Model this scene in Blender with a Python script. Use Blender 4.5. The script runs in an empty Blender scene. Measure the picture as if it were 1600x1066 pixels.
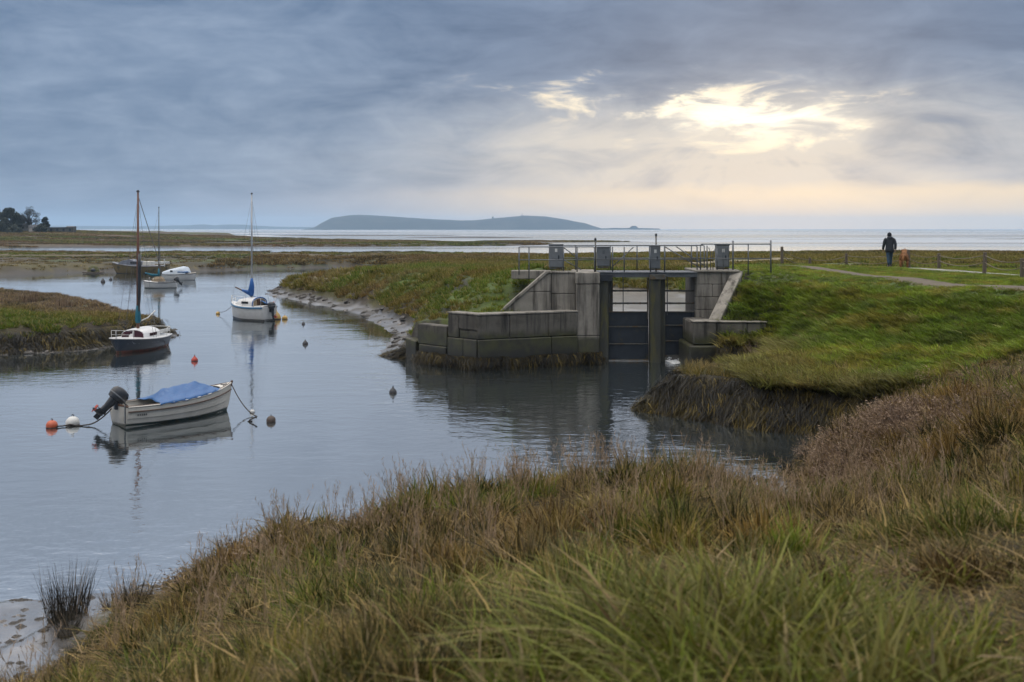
import bpy, bmesh, math, random
import numpy as np
from mathutils import Vector, Matrix, Euler

random.seed(7)
RNG = np.random.default_rng(11)
R = math.radians
SC = bpy.context.scene
COL = SC.collection

# ------------------------------------------------------------------ camera
# x right, y away from the viewer, z up; z = 0 is the water of the creek
F = 1556.0            # focal length in pixels of the 1600 px wide photograph
CAMZ = 5.5
cam_data = bpy.data.cameras.new('camera')
cam = bpy.data.objects.new('camera', cam_data)
COL.objects.link(cam)
cam.location = (0, 0, CAMZ)
cam.rotation_euler = (R(90), 0, 0)
cam_data.sensor_width = 36.0
cam_data.lens = 36.0 * F / 1600.0
cam_data.shift_y = -(533 - 357) / 1600.0
cam_data.clip_start = 0.05
cam_data.clip_end = 40000
cam_data.dof.use_dof = True
cam_data.dof.focus_distance = 36.0
cam_data.dof.aperture_fstop = 2.1
SC.camera = cam

# ------------------------------------------------------------------ node helper
class E:
    """a node socket with arithmetic"""
    def __init__(s, nt, k): s.nt, s.k = nt, k
    def _m(s, op, *a):
        n = s.nt.nodes.new('ShaderNodeMath'); n.operation = op
        for i, v in enumerate((s,) + a):
            if isinstance(v, E): s.nt.links.new(v.k, n.inputs[i])
            else: n.inputs[i].default_value = v
        return E(s.nt, n.outputs[0])
    def __add__(s, o): return s._m('ADD', o)
    __radd__ = __add__
    def __mul__(s, o): return s._m('MULTIPLY', o)
    __rmul__ = __mul__
    def __sub__(s, o): return s._m('SUBTRACT', o)
    def __rsub__(s, o): return (s * -1.0) + o
    def __truediv__(s, o): return s._m('DIVIDE', o)
    def pw(s, o): return s._m('POWER', o)
    def ex(s): return s._m('EXPONENT')
    def mn(s, o): return s._m('MINIMUM', o)
    def mx(s, o): return s._m('MAXIMUM', o)
    def sq(s): return s * s
    def step(s, a, b):
        n = s.nt.nodes.new('ShaderNodeMapRange'); n.interpolation_type = 'SMOOTHSTEP'
        s.nt.links.new(s.k, n.inputs[0])
        for i, v in ((1, a), (2, b)):
            if isinstance(v, E): s.nt.links.new(v.k, n.inputs[i])
            else: n.inputs[i].default_value = v
        n.inputs[3].default_value = 0; n.inputs[4].default_value = 1
        return E(s.nt, n.outputs[0])

def xyz(nt, x, y, z):
    n = nt.nodes.new('ShaderNodeCombineXYZ')
    for i, v in enumerate((x, y, z)):
        if isinstance(v, E): nt.links.new(v.k, n.inputs[i])
        else: n.inputs[i].default_value = v
    return E(nt, n.outputs[0])
def split(nt, v):
    n = nt.nodes.new('ShaderNodeSeparateXYZ'); nt.links.new(v.k, n.inputs[0])
    return [E(nt, n.outputs[i]) for i in range(3)]
def noise(nt, vec, scale, detail=4, rough=0.55, dist=0.0):
    n = nt.nodes.new('ShaderNodeTexNoise')
    nt.links.new(vec.k, n.inputs['Vector'])
    n.inputs['Scale'].default_value = scale; n.inputs['Detail'].default_value = detail
    n.inputs['Roughness'].default_value = rough; n.inputs['Distortion'].default_value = dist
    return E(nt, n.outputs[0])
def mixc(nt, f, a, b):
    n = nt.nodes.new('ShaderNodeMix'); n.data_type = 'RGBA'
    for i, v in ((0, f), (6, a), (7, b)):
        if isinstance(v, E): nt.links.new(v.k, n.inputs[i])
        elif i == 0: n.inputs[0].default_value = v
        else: n.inputs[i].default_value = (*v[:3], 1)
    return E(nt, n.outputs[2])
def scalec(nt, c, f):
    n = nt.nodes.new('ShaderNodeVectorMath'); n.operation = 'SCALE'
    nt.links.new(c.k, n.inputs[0])
    if isinstance(f, E): nt.links.new(f.k, n.inputs[3])
    else: n.inputs[3].default_value = f
    return E(nt, n.outputs[0])
def lin(r, g, b):
    f = lambda c: (c / 255 / 12.92) if c <= 10 else ((c / 255 + 0.055) / 1.055) ** 2.4
    return (f(r), f(g), f(b))

# ------------------------------------------------------------------ sky, sun, exposure
SUN_AZ, SUN_EL = R(14.5), R(6.5)      # to the right of the view axis; height above the sea
world = bpy.data.worlds.new('World'); SC.world = world; world.use_nodes = True
def build_world():
    nt = world.node_tree; nt.nodes.clear()
    out = nt.nodes.new('ShaderNodeOutputWorld'); bg = nt.nodes.new('ShaderNodeBackground')
    tc = nt.nodes.new('ShaderNodeTexCoord')
    x, y, z = split(nt, E(nt, tc.outputs['Generated']))
    az = x._m('ARCTAN2', y)
    el = z._m('ARCSINE')
    X, V = az * 1556.0, el * 1500.0                 # sky angles in units of about 1/27 degree
    zz = z.mx(0.0) + 0.13
    q = xyz(nt, x / zz, y / zz, 0.0)
    qs = xyz(nt, x / zz * 0.45, y / zz * 1.15, 3.7)
    qb = xyz(nt, x / zz * 0.9, y / zz * 2.3, 1.3)
    n1 = noise(nt, qs, 0.9, 5, 0.52, 0.3)
    n2 = noise(nt, qb, 1.5, 6, 0.58, 0.4)
    n3 = noise(nt, xyz(nt, X * 0.0078, V * 0.030, 0.4), 1.0, 8, 0.6, 0.8)
    n4 = noise(nt, xyz(nt, X * 0.0036, V * 0.0135, 5.4), 1.0, 6, 0.58, 0.6)
    n6 = noise(nt, xyz(nt, X * 0.0125, V * 0.034, 3.3), 1.0, 6, 0.6, 0.5)
    n5 = noise(nt, xyz(nt, X * 0.0058, V * 0.016, 9.1), 1.0, 7, 0.58, 0.8)
    # the cloud sheet: slate to pale blue grey
    t = (n1 * 1.9 - 0.5) * 0.5 + (n2 - 0.5) * 0.4 + n4 * 0.9 + (n5 - 0.5) * 1.2 + (n6 - 0.5) * 0.55 - 0.32
    c = mixc(nt, t.mx(0.0).mn(1.0), lin(88, 109, 138), lin(143, 158, 180))
    # heavier deck in the upper right half
    edge = n3 * 110.0 + 132.0 + (X - 370.0).sq() * -0.00008
    deck = V.step(edge, edge + 60.0) * X.step(-420.0, 60.0)
    deckc = mixc(nt, (n2 * 0.9 + n5 * 1.6 + (n6 - 0.5) * 0.6 - 0.78).mx(0.0).mn(1.0), lin(68, 88, 118), lin(108, 126, 153))
    c = mixc(nt, deck * 0.9, c, deckc)
    # soft glow of the sun behind the cloud, rising out of the sea on the right
    gx = ((X - 340.0) / 400.0).sq(); gv = ((V - 100.0) / 92.0).sq()
    glow = (gx * -1.0 - gv).ex() * (1.0 - deck * 0.8)
    # faint fans of light falling from the break
    fan = (X - 350.0)._m('ARCTAN2', 175.0 - V)
    ray = (noise(nt, xyz(nt, fan * 5.0, 0.0, 2.2), 1.0, 3, 0.5) - 0.5) * V.step(190.0, 120.0)
    c = mixc(nt, (glow * (n5 * 2.4 - 0.30 + (n6 - 0.5) * 0.7 + ray * 1.3)).mx(0.0).mn(0.78), c, lin(203, 194, 182))
    # pale peach strip between the cloud base and the sea
    base = n4 * 36.0 + 36.0 + n3 * 16.0
    strip = (1.0 - V.step(base - 14.0, base + 10.0)) * X.step(-620.0, 60.0)
    pc = mixc(nt, X.step(-450.0, 300.0), lin(152, 158, 174), lin(224, 203, 172))
    c = mixc(nt, strip * (n5 * 0.9 + 0.4).mn(1.0), c, pc)
    # low haze band all round
    low = (V.mx(0.0) * -0.022).ex()
    hz = mixc(nt, X.step(-620.0, 350.0), lin(132, 148, 172), lin(214, 196, 168))
    c = mixc(nt, low * 0.55, c, hz)
    # the break in the cloud where the sun comes through
    bx = ((X - 330.0) / 300.0).sq(); bv = ((V - 172.0 - (X - 335.0) * -0.09) / 44.0).sq()
    hole = (bx * -1.0 - bv).ex() + (((X - 300.0) / 210.0).sq() * -1.0 - ((V - 122.0) / 24.0).sq()).ex() * 0.28
    br = ((n3 - 0.5) * 3.4 + (n5 - 0.5) * 2.2 + (n6 - 0.5) * 0.8 + hole * 0.95).step(0.50, 1.30) * hole.step(0.03, 0.45)
    core = (((X - 372.0) / 120.0).sq() * -1.0 - ((V - 160.0) / 20.0).sq()).ex()
    brc = mixc(nt, hole.mn(1.0), (0.72, 0.60, 0.44), (1.02, 0.90, 0.68))
    c = mixc(nt, br, c, brc)
    c = mixc(nt, core * ((n3 - 0.5) * 3.0 + 0.55).mx(0.0).mn(1.0) * 0.8, c, (1.35, 1.22, 0.96))
    # unseen upper sky brightened far beyond an overcast zenith, to light the land
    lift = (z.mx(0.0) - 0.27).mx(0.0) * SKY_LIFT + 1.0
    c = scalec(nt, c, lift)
    # and tinted from blue to neutral, so this added skylight warms the land
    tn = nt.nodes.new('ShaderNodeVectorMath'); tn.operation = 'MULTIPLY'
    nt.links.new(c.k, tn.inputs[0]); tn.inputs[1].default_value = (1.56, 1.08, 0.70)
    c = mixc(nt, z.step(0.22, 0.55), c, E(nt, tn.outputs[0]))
    # clear air behind the cloud: a little of it shows through everywhere
    sky = nt.nodes.new('ShaderNodeTexSky'); sky.sky_type = 'NISHITA'; sky.sun_disc = False
    sky.sun_elevation = SUN_EL; sky.sun_rotation = SUN_AZ
    sky.air_density = 1.0; sky.dust_density = 1.0; sky.ozone_density = 2.0
    skc = scalec(nt, E(nt, sky.outputs[0]), 0.06)
    c = mixc(nt, 0.08, c, skc)
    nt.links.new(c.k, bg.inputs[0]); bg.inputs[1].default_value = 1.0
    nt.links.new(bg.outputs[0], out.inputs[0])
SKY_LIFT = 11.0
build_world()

sun_data = bpy.data.lights.new('sun', 'SUN'); sun = bpy.data.objects.new('sun', sun_data); COL.objects.link(sun)
sun_data.energy = 0.34; sun_data.angle = R(112); sun_data.color = (1.0, 0.93, 0.84)
sun.rotation_euler = Vector((-math.sin(SUN_AZ) * math.cos(SUN_EL), -math.cos(SUN_AZ) * math.cos(SUN_EL), -math.sin(SUN_EL))).to_track_quat('-Z', 'Y').to_euler()

SC.view_settings.view_transform = 'Standard'; SC.view_settings.look = 'None'
SC.view_settings.gamma = 1; SC.view_settings.use_curve_mapping = False
SC.view_settings.exposure = 0.42
SC.render.engine = 'CYCLES'
SC.cycles.use_denoising = True
SC.cycles.max_bounces = 6; SC.cycles.diffuse_bounces = 2; SC.cycles.glossy_bounces = 3
SC.cycles.transmission_bounces = 2; SC.cycles.transparent_max_bounces = 6; SC.cycles.volume_bounces = 1
SC.cycles.use_adaptive_sampling = True; SC.cycles.adaptive_threshold = 0.02
SC.cycles.caustics_reflective = False; SC.cycles.caustics_refractive = False

# ------------------------------------------------------------------ mesh helpers
class MB:
    def __init__(s): s.v = []; s.f = []
    def add(s, vs, fs):
        o = len(s.v); s.v += [tuple(p) for p in vs]; s.f += [tuple(i + o for i in f) for f in fs]; return s
    def box(s, c, d, rot=None, taper=1.0):
        hx, hy, hz = d[0] / 2, d[1] / 2, d[2] / 2
        p = [Vector((sx * hx * (taper if sz > 0 else 1), sy * hy * (taper if sz > 0 else 1), sz * hz)) for sz in (-1, 1) for sy in (-1, 1) for sx in (-1, 1)]
        if rot is not None: p = [rot @ q for q in p]
        return s.add([q + Vector(c) for q in p], [(0, 2, 3, 1), (4, 5, 7, 6), (0, 1, 5, 4), (2, 6, 7, 3), (0, 4, 6, 2), (1, 3, 7, 5)])
    def tube(s, pts, r, seg=8, cap=True):
        pts = [Vector(p) for p in pts]; n = len(pts)
        rs = r if isinstance(r, (list, tuple)) else [r] * n
        vs, fs = [], []
        up = Vector((0, 0, 1)) if abs((pts[-1] - pts[0]).normalized().z) < 0.9 else Vector((1, 0, 0))
        for i, p in enumerate(pts):
            t = (pts[min(i + 1, n - 1)] - pts[max(i - 1, 0)]).normalized()
            a = t.cross(up).normalized(); b = t.cross(a).normalized()
            for k in range(seg):
                w = 2 * math.pi * k / seg
                vs.append(p + (a * math.cos(w) + b * math.sin(w)) * rs[i])
        for i in range(n - 1):
            for k in range(seg):
                k2 = (k + 1) % seg
                fs.append((i * seg + k, i * seg + k2, (i + 1) * seg + k2, (i + 1) * seg + k))
        if cap: fs += [tuple(range(seg))[::-1], tuple(range((n - 1) * seg, n * seg))]
        return s.add(vs, fs)
    def lathe(s, prof, seg=20, c=(0, 0, 0), rot=None, sq=(1, 1)):
        vs, fs = [], []
        for r, z in prof:
            for k in range(seg):
                w = 2 * math.pi * k / seg
                p = Vector((r * math.cos(w) * sq[0], r * math.sin(w) * sq[1], z))
                if rot is not None: p = rot @ p
                vs.append(p + Vector(c))
        for i in range(len(prof) - 1):
            for k in range(seg):
                k2 = (k + 1) % seg
                fs.append((i * seg + k, i * seg + k2, (i + 1) * seg + k2, (i + 1) * seg + k))
        fs += [tuple(range(seg))[::-1], tuple(range((len(prof) - 1) * seg, len(prof) * seg))]
        return s.add(vs, fs)
    def grid(s, rows, flip=False):
        nr, nc = len(rows), len(rows[0])
        fs = []
        for i in range(nr - 1):
            for j in range(nc - 1):
                f = (i * nc + j, i * nc + j + 1, (i + 1) * nc + j + 1, (i + 1) * nc + j)
                fs.append(f[::-1] if flip else f)
        return s.add([p for r in rows for p in r], fs)
    def prism(s, poly, d, o=(0, 0, 0), ux=(1, 0, 0), uy=(0, 0, 1)):
        """polygon in the plane o + a*ux + b*uy, extruded by the vector d"""
        o, ux, uy, d = Vector(o), Vector(ux), Vector(uy), Vector(d)
        n = len(poly)
        a = [o + ux * p[0] + uy * p[1] for p in poly]
        fs = [tuple(range(n)), tuple(range(2 * n - 1, n - 1, -1))] + [(i, i + n, (i + 1) % n + n, (i + 1) % n) for i in range(n)]
        return s.add(a + [p + d for p in a], fs)
    def build(s, name, mat, parent=None, smooth=False, bevel=0.0, fix=True, seg=1):
        me = bpy.data.meshes.new(name)
        me.from_pydata(s.v, [], s.f)
        if fix or bevel:
            bm = bmesh.new(); bm.from_mesh(me)
            bmesh.ops.remove_doubles(bm, verts=bm.verts, dist=1e-5)
            bmesh.ops.recalc_face_normals(bm, faces=bm.faces)
            if bevel:
                bmesh.ops.bevel(bm, geom=[e for e in bm.edges if len(e.link_faces) == 2 and e.calc_face_angle(0) > 0.5], offset=bevel, segments=seg, affect='EDGES', profile=0.6, clamp_overlap=True)
            bm.to_mesh(me); bm.free()
        if smooth: me.shade_smooth()
        for m in (mat if isinstance(mat, (list, tuple)) else [mat]): me.materials.append(m)
        o = bpy.data.objects.new(name, me); COL.objects.link(o)
        if parent is not None: o.parent = parent
        return o
def smooth_by_angle(o, a=40):
    o.data.shade_smooth()
    try: o.data.set_sharp_from_angle(angle=R(a))
    except Exception: pass
    return o
def tag(o, label=None, cat=None, group=None, kind=None):
    if label: o['label'] = label
    if cat: o['category'] = cat
    if group: o['group'] = group
    if kind: o['kind'] = kind
    return o
def thing(name, label, cat, loc=(0, 0, 0), rz=0.0, group=None):
    o = bpy.data.objects.new(name, None); COL.objects.link(o)
    o.location = loc; o.rotation_euler = (0, 0, rz); o.empty_display_size = 0.2
    return tag(o, label, cat, group)
def at(px, py, Y):
    """point that the photograph shows at (px, py), at distance Y"""
    return Vector(((px - 800) * Y / F, Y, CAMZ - (py - 357) * Y / F))
def on_water(px, py):
    Y = CAMZ * F / (py - 357)
    return Vector(((px - 800) * Y / F, Y, 0))

# ------------------------------------------------------------------ materials
def mat(name, c1, c2=None, scale=6.0, rough=0.6, metal=0.0, bump=0.0, bscale=None, detail=5, contrast=1.0, spec=0.5, stretch=(1, 1, 1), c3=None, s3=1.0, f3=(0.5, 0.62), coat=0.0, rvar=0.0):
    m = bpy.data.materials.new(name); m.use_nodes = True
    nt = m.node_tree; bs = nt.nodes['Principled BSDF']
    tc = nt.nodes.new('ShaderNodeTexCoord'); mp = nt.nodes.new('ShaderNodeMapping')
    mp.inputs['Scale'].default_value = stretch
    nt.links.new(tc.outputs['Object'], mp.inputs[0]); vec = E(nt, mp.outputs[0])
    c2 = c2 or tuple(c * 0.75 for c in c1)
    n = noise(nt, vec, scale, detail, 0.6)
    col = mixc(nt, ((n - 0.5) * (2.2 * contrast) + 0.5).mx(0.0).mn(1.0), c1, c2)
    if c3:
        n3 = noise(nt, vec, s3, 6, 0.65, 0.3)
        col = mixc(nt, n3.step(f3[0], f3[1]), col, c3)
    nt.links.new(col.k, bs.inputs['Base Color'])
    bs.inputs['Roughness'].default_value = rough; bs.inputs['Metallic'].default_value = metal
    if rvar: nt.links.new(((n - 0.5) * rvar + rough).k, bs.inputs['Roughness'])
    bs.inputs['Specular IOR Level'].default_value = spec
    if coat: bs.inputs['Coat Weight'].default_value = coat
    if bump:
        b = nt.nodes.new('ShaderNodeBump'); b.inputs['Strength'].default_value = 0.8; b.inputs['Distance'].default_value = bump
        nb = noise(nt, vec, bscale or scale * 3, 4, 0.65)
        nt.links.new(nb.k, b.inputs['Height']); nt.links.new(b.outputs[0], bs.inputs['Normal'])
    return m

def concrete_mat(name, c1, c2, dark, tide=(1.05, 0.35), streak=0.75):
    """pale cast concrete, rain streaks down the faces, moss and black weed film in the tidal zone"""
    m = bpy.data.materials.new(name); m.use_nodes = True
    nt = m.node_tree; bs = nt.nodes['Principled BSDF']
    g = nt.nodes.new('ShaderNodeNewGeometry'); pos = E(nt, g.outputs['Position'])
    x, y, z = split(nt, pos)
    n = noise(nt, pos, 1.3, 6, 0.62); nf = noise(nt, pos, 9.0, 5, 0.6)
    col = mixc(nt, (n * 2.6 - 0.8).mx(0.0).mn(1.0), c1, c2)
    blot = noise(nt, pos, 0.55, 5, 0.7, 0.6)
    col = mixc(nt, blot.step(0.50, 0.64) * 0.55, col, tuple(c * 0.42 for c in c2))
    rust = noise(nt, xyz(nt, x * 2.2, y * 2.2, z * 0.35 + 3.0), 1.0, 5, 0.6)
    col = mixc(nt, rust.step(0.66, 0.76) * 0.45, col, (0.15, 0.085, 0.04))
    col = mixc(nt, (nf - 0.5).mx(0.0) * 1.3, col, tuple(c * 0.45 for c in c1))
    st = noise(nt, xyz(nt, x * 3.2, y * 3.2, z * 0.28), 1.0, 5, 0.62)
    col = mixc(nt, st.step(0.46, 0.68) * streak, col, dark)
    sl = noise(nt, xyz(nt, x * 4.0, y * 4.0, z * 0.4 + 7.0), 1.0, 4, 0.6)
    col = mixc(nt, sl.step(0.62, 0.78) * 0.35, col, (0.42, 0.40, 0.36))
    zt = z + (n - 0.5) * 0.7 + (st - 0.5) * 0.55
    moss = 1.0 - zt.step(tide[0] - 0.12, tide[0] + 0.18)
    mc = mixc(nt, noise(nt, pos, 2.2, 5, 0.6).step(0.35, 0.68), (0.044, 0.046, 0.013), (0.017, 0.016, 0.010))
    col = mixc(nt, moss * 0.93, col, mc)
    blk = 1.0 - zt.step(tide[1] - 0.2, tide[1] + 0.25)
    col = mixc(nt, blk * 0.9, col, (0.014, 0.014, 0.012))
    nt.links.new(col.k, bs.inputs['Base Color'])
    nt.links.new((0.86 - moss * 0.3).k, bs.inputs['Roughness'])
    b = nt.nodes.new('ShaderNodeBump'); b.inputs['Strength'].default_value = 0.7; b.inputs['Distance'].default_value = 0.02
    nt.links.new((nf * 0.6 + n * 0.8).k, b.inputs['Height']); nt.links.new(b.outputs[0], bs.inputs['Normal'])
    return m
M = {}
M['concrete'] = concrete_mat('concrete', (0.33, 0.305, 0.26), (0.20, 0.185, 0.155), (0.062, 0.056, 0.047), streak=0.95)
M['concrete_old'] = concrete_mat('concrete_old', (0.150, 0.138, 0.115), (0.082, 0.075, 0.062), (0.024, 0.022, 0.019), tide=(1.32, 0.66), streak=1.0)
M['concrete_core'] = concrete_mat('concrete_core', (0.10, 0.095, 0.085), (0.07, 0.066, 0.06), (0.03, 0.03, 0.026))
M['galv'] = mat('galvanised_steel', (0.15, 0.162, 0.172), (0.095, 0.104, 0.112), 14, 0.45, 0.55, c3=(0.16, 0.12, 0.09), s3=5, f3=(0.66, 0.74))
M['cabinet'] = mat('cabinet_paint', (0.175, 0.19, 0.20), (0.135, 0.148, 0.158), 5, 0.5, 0.2, c3=(0.20, 0.20, 0.19), s3=9, f3=(0.62, 0.75))
M['gate_steel'] = mat('gate_steel', (0.030, 0.037, 0.047), (0.016, 0.021, 0.027), 2.5, 0.45, 0.2, 0.006, 18, c3=(0.055, 0.05, 0.03), s3=2.0, f3=(0.56, 0.72))
M['gate_rib'] = mat('gate_rib_steel', (0.12, 0.12, 0.11), (0.06, 0.06, 0.05), 6, 0.55, 0.2, c3=(0.10, 0.065, 0.03), s3=4)
M['wet_timber'] = mat('wet_timber', (0.055, 0.055, 0.042), (0.025, 0.027, 0.022), 3.0, 0.5, 0, 0.01, 20, stretch=(3, 3, 0.5), c3=(0.075, 0.07, 0.022), s3=1.6, f3=(0.48, 0.65))
M['timber'] = mat('weathered_timber', (0.15, 0.12, 0.09), (0.08, 0.065, 0.05), 8, 0.85, 0, 0.008, 25, stretch=(4, 4, 0.6))
M['rope'] = mat('rope', (0.22, 0.18, 0.13), (0.12, 0.10, 0.075), 40, 0.9)
M['dark_rope'] = mat('dark_rope', (0.035, 0.032, 0.03), (0.06, 0.05, 0.04), 40, 0.85)
M['white_paint'] = mat('white_boat_paint', (0.72, 0.69, 0.62), (0.58, 0.55, 0.48), 3.0, 0.38, 0, c3=(0.34, 0.28, 0.20), s3=2.8, f3=(0.60, 0.80), stretch=(1, 1, 0.6))
M['white_gel'] = mat('white_gelcoat', (0.74, 0.74, 0.72), (0.62, 0.62, 0.60), 3.0, 0.3, 0, c3=(0.42, 0.38, 0.32), s3=3.5, f3=(0.64, 0.84))
M['cream'] = mat('cream_paint', (0.62, 0.56, 0.44), (0.5, 0.44, 0.33), 4, 0.5)
M['bottom_green'] = mat('weeded_bottom_paint', (0.02, 0.05, 0.048), (0.022, 0.03, 0.022), 5, 0.6, c3=(0.035, 0.035, 0.015), s3=4)
M['wood'] = mat('varnished_wood', (0.12, 0.062, 0.035), (0.075, 0.038, 0.022), 10, 0.45, 0, 0.003, 30, stretch=(1, 6, 6))
M['mast_wood'] = mat('mast_wood', (0.17, 0.072, 0.04), (0.10, 0.042, 0.025), 6, 0.5, stretch=(6, 6, 0.5))
M['tarp'] = mat('blue_tarp', (0.016, 0.085, 0.25), (0.026, 0.12, 0.30), 7, 0.48, 0, 0.02, 9, c3=(0.09, 0.18, 0.34), s3=4.0, f3=(0.56, 0.75))
M['sail_blue'] = mat('blue_sailcloth', (0.012, 0.085, 0.30), (0.02, 0.11, 0.34), 9, 0.75, 0, 0.015, 12)
M['teal'] = mat('teal_sailcloth', (0.008, 0.10, 0.15), (0.014, 0.13, 0.18), 9, 0.75, 0, 0.015, 12)
M['outboard'] = mat('outboard_black', (0.018, 0.021, 0.026), (0.03, 0.034, 0.04), 12, 0.32)
M['outboard_grey'] = mat('outboard_grey', (0.16, 0.17, 0.18), (0.11, 0.12, 0.13), 9, 0.4)
M['metal'] = mat('stainless', (0.5, 0.5, 0.5), (0.38, 0.38, 0.38), 20, 0.3, 0.9)
M['alloy'] = mat('mast_alloy', (0.42, 0.43, 0.44), (0.33, 0.34, 0.36), 12, 0.4, 0.6, stretch=(3, 3, .4))
M['white_tube'] = mat('white_tube', (0.70, 0.70, 0.67), (0.55, 0.55, 0.52), 20, 0.4)
M['wire'] = mat('rigging_wire', (0.10, 0.10, 0.11), (0.07, 0.07, 0.08), 20, 0.5)
M['navy'] = mat('navy_hull_paint', (0.006, 0.014, 0.028), (0.010, 0.020, 0.036), 4, 0.38, 0, c3=(0.06, 0.065, 0.07), s3=3.5, f3=(0.60, 0.80))
M['boot_red'] = mat('red_bottom_paint', (0.20, 0.062, 0.04), (0.12, 0.05, 0.035), 6, 0.6, c3=(0.05, 0.04, 0.025), s3=5)
M['maroon'] = mat('maroon_window', (0.055, 0.012, 0.016), (0.03, 0.008, 0.010), 3, 0.12)
M['glass'] = mat('dark_glass', (0.02, 0.025, 0.03), (0.03, 0.035, 0.04), 3, 0.08)
M['tan'] = mat('tan_ply', (0.30, 0.23, 0.14), (0.22, 0.16, 0.10), 5, 0.6)
M['brown_door'] = mat('brown_door', (0.10, 0.055, 0.035), (0.07, 0.04, 0.026), 8, 0.5)
M['blue_trim'] = mat('blue_trim_paint', (0.03, 0.14, 0.28), (0.04, 0.17, 0.31), 6, 0.4)
M['ochre'] = mat('ochre_hull', (0.21, 0.155, 0.06), (0.13, 0.10, 0.05), 3, 0.7, c3=(0.06, 0.055, 0.035), s3=2.0)
M['grey_cabin'] = mat('grey_cabin_paint', (0.22, 0.24, 0.28), (0.13, 0.14, 0.17), 3, 0.6)
M['sheet_white'] = mat('white_canvas', (0.60, 0.66, 0.72), (0.48, 0.55, 0.62), 4, 0.7, 0, 0.02, 8)
M['orange'] = mat('orange_buoy', (0.56, 0.12, 0.045), (0.42, 0.085, 0.035), 5, 0.42, c3=(0.14, 0.09, 0.04), s3=4, f3=(0.6, 0.75))
M['red'] = mat('red_buoy', (0.50, 0.055, 0.03), (0.36, 0.045, 0.03), 5, 0.4)
M['white_buoy'] = mat('white_buoy', (0.66, 0.66, 0.63), (0.52, 0.52, 0.49), 5, 0.45, c3=(0.30, 0.29, 0.24), s3=4, f3=(0.6, 0.8))
M['yellow'] = mat('yellow_buoy', (0.58, 0.38, 0.10), (0.45, 0.28, 0.08), 5, 0.45, c3=(0.20, 0.15, 0.06), s3=4, f3=(0.58, 0.78))
M['brown_buoy'] = mat('brown_buoy', (0.095, 0.070, 0.055), (0.06, 0.045, 0.038), 6, 0.6)
M['black_buoy'] = mat('black_buoy', (0.03, 0.033, 0.04), (0.05, 0.05, 0.05), 6, 0.5)
M['bark'] = mat('bark', (0.05, 0.045, 0.04), (0.03, 0.028, 0.025), 4, 0.9)
M['driftwood'] = mat('driftwood', (0.42, 0.36, 0.30), (0.28, 0.24, 0.20), 12, 0.9)
M['foam'] = mat('foam', (0.80, 0.82, 0.82), (0.66, 0.69, 0.70), 20, 0.6)

# ------------------------------------------------------------------ terrain
def vnoise(x, y, seed=0):
    xi = np.floor(x).astype(np.int64); yi = np.floor(y).astype(np.int64)
    fx = x - xi; fy = y - yi
    fx = fx * fx * (3 - 2 * fx); fy = fy * fy * (3 - 2 * fy)
    def h(a, b):
        n = (a * 374761393 + b * 668265263 + seed * 1442695041) & 0x7fffffff
        n = ((n ^ (n >> 13)) * 1274126177) & 0x7fffffff
        n = (n ^ (n >> 16)) & 0xffff
        return n / 65535.0
    return (h(xi, yi) * (1 - fx) + h(xi + 1, yi) * fx) * (1 - fy) + (h(xi, yi + 1) * (1 - fx) + h(xi + 1, yi + 1) * fx) * fy
def fbm(x, y, octs=4, seed=0, gain=0.5):
    s = 0; a = 1; t = 0
    for o in range(octs):
        s = s + a * vnoise(x * 2 ** o + 13.7 * o, y * 2 ** o + 7.1 * o, seed + o); t += a; a *= gain
    return s / t - 0.5
def sstep(a, b, x):
    t = np.clip((x - a) / (b - a), 0, 1); return t * t * (3 - 2 * t)
def sdist(x, y, poly):
    """signed distance to a polygon, positive inside"""
    P = np.array(poly, float); Q = np.roll(P, -1, 0)
    d = np.full(x.shape, 1e18); ins = np.zeros(x.shape, bool)
    for (ax, ay), (bx, by) in zip(P, Q):
        ex, ey = bx - ax, by - ay
        t = np.clip(((x - ax) * ex + (y - ay) * ey) / (ex * ex + ey * ey + 1e-12), 0, 1)
        d = np.minimum(d, (x - ax - t * ex) ** 2 + (y - ay - t * ey) ** 2)
        c = (ay > y) != (by > y)
        with np.errstate(divide='ignore', invalid='ignore'):
            ins ^= c & (x < (bx - ax) * (y - ay) / (by - ay + 1e-30) + ax)
    d = np.sqrt(d); return np.where(ins, d, -d)
class Surf:
    """smooth surface through scattered heights (linear radial basis)"""
    def __init__(s, pts):
        P = np.array(pts, float); s.P = P[:, :2]; n = len(P)
        D = np.sqrt(((s.P[:, None] - s.P[None]) ** 2).sum(-1) + 0.6)
        A = np.zeros((n + 1, n + 1)); A[:n, :n] = D; A[:n, n] = 1; A[n, :n] = 1
        s.w = np.linalg.solve(A, np.append(P[:, 2], 0)); s.lo, s.hi = P[:, 2].min(), P[:, 2].max()
    def __call__(s, x, y):
        r = np.full(x.shape, s.w[-1])
        for (a, b), w in zip(s.P, s.w[:-1]): r = r + w * np.sqrt((x - a) ** 2 + (y - b) ** 2 + 0.6)
        return np.clip(r, s.lo, s.hi)

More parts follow.
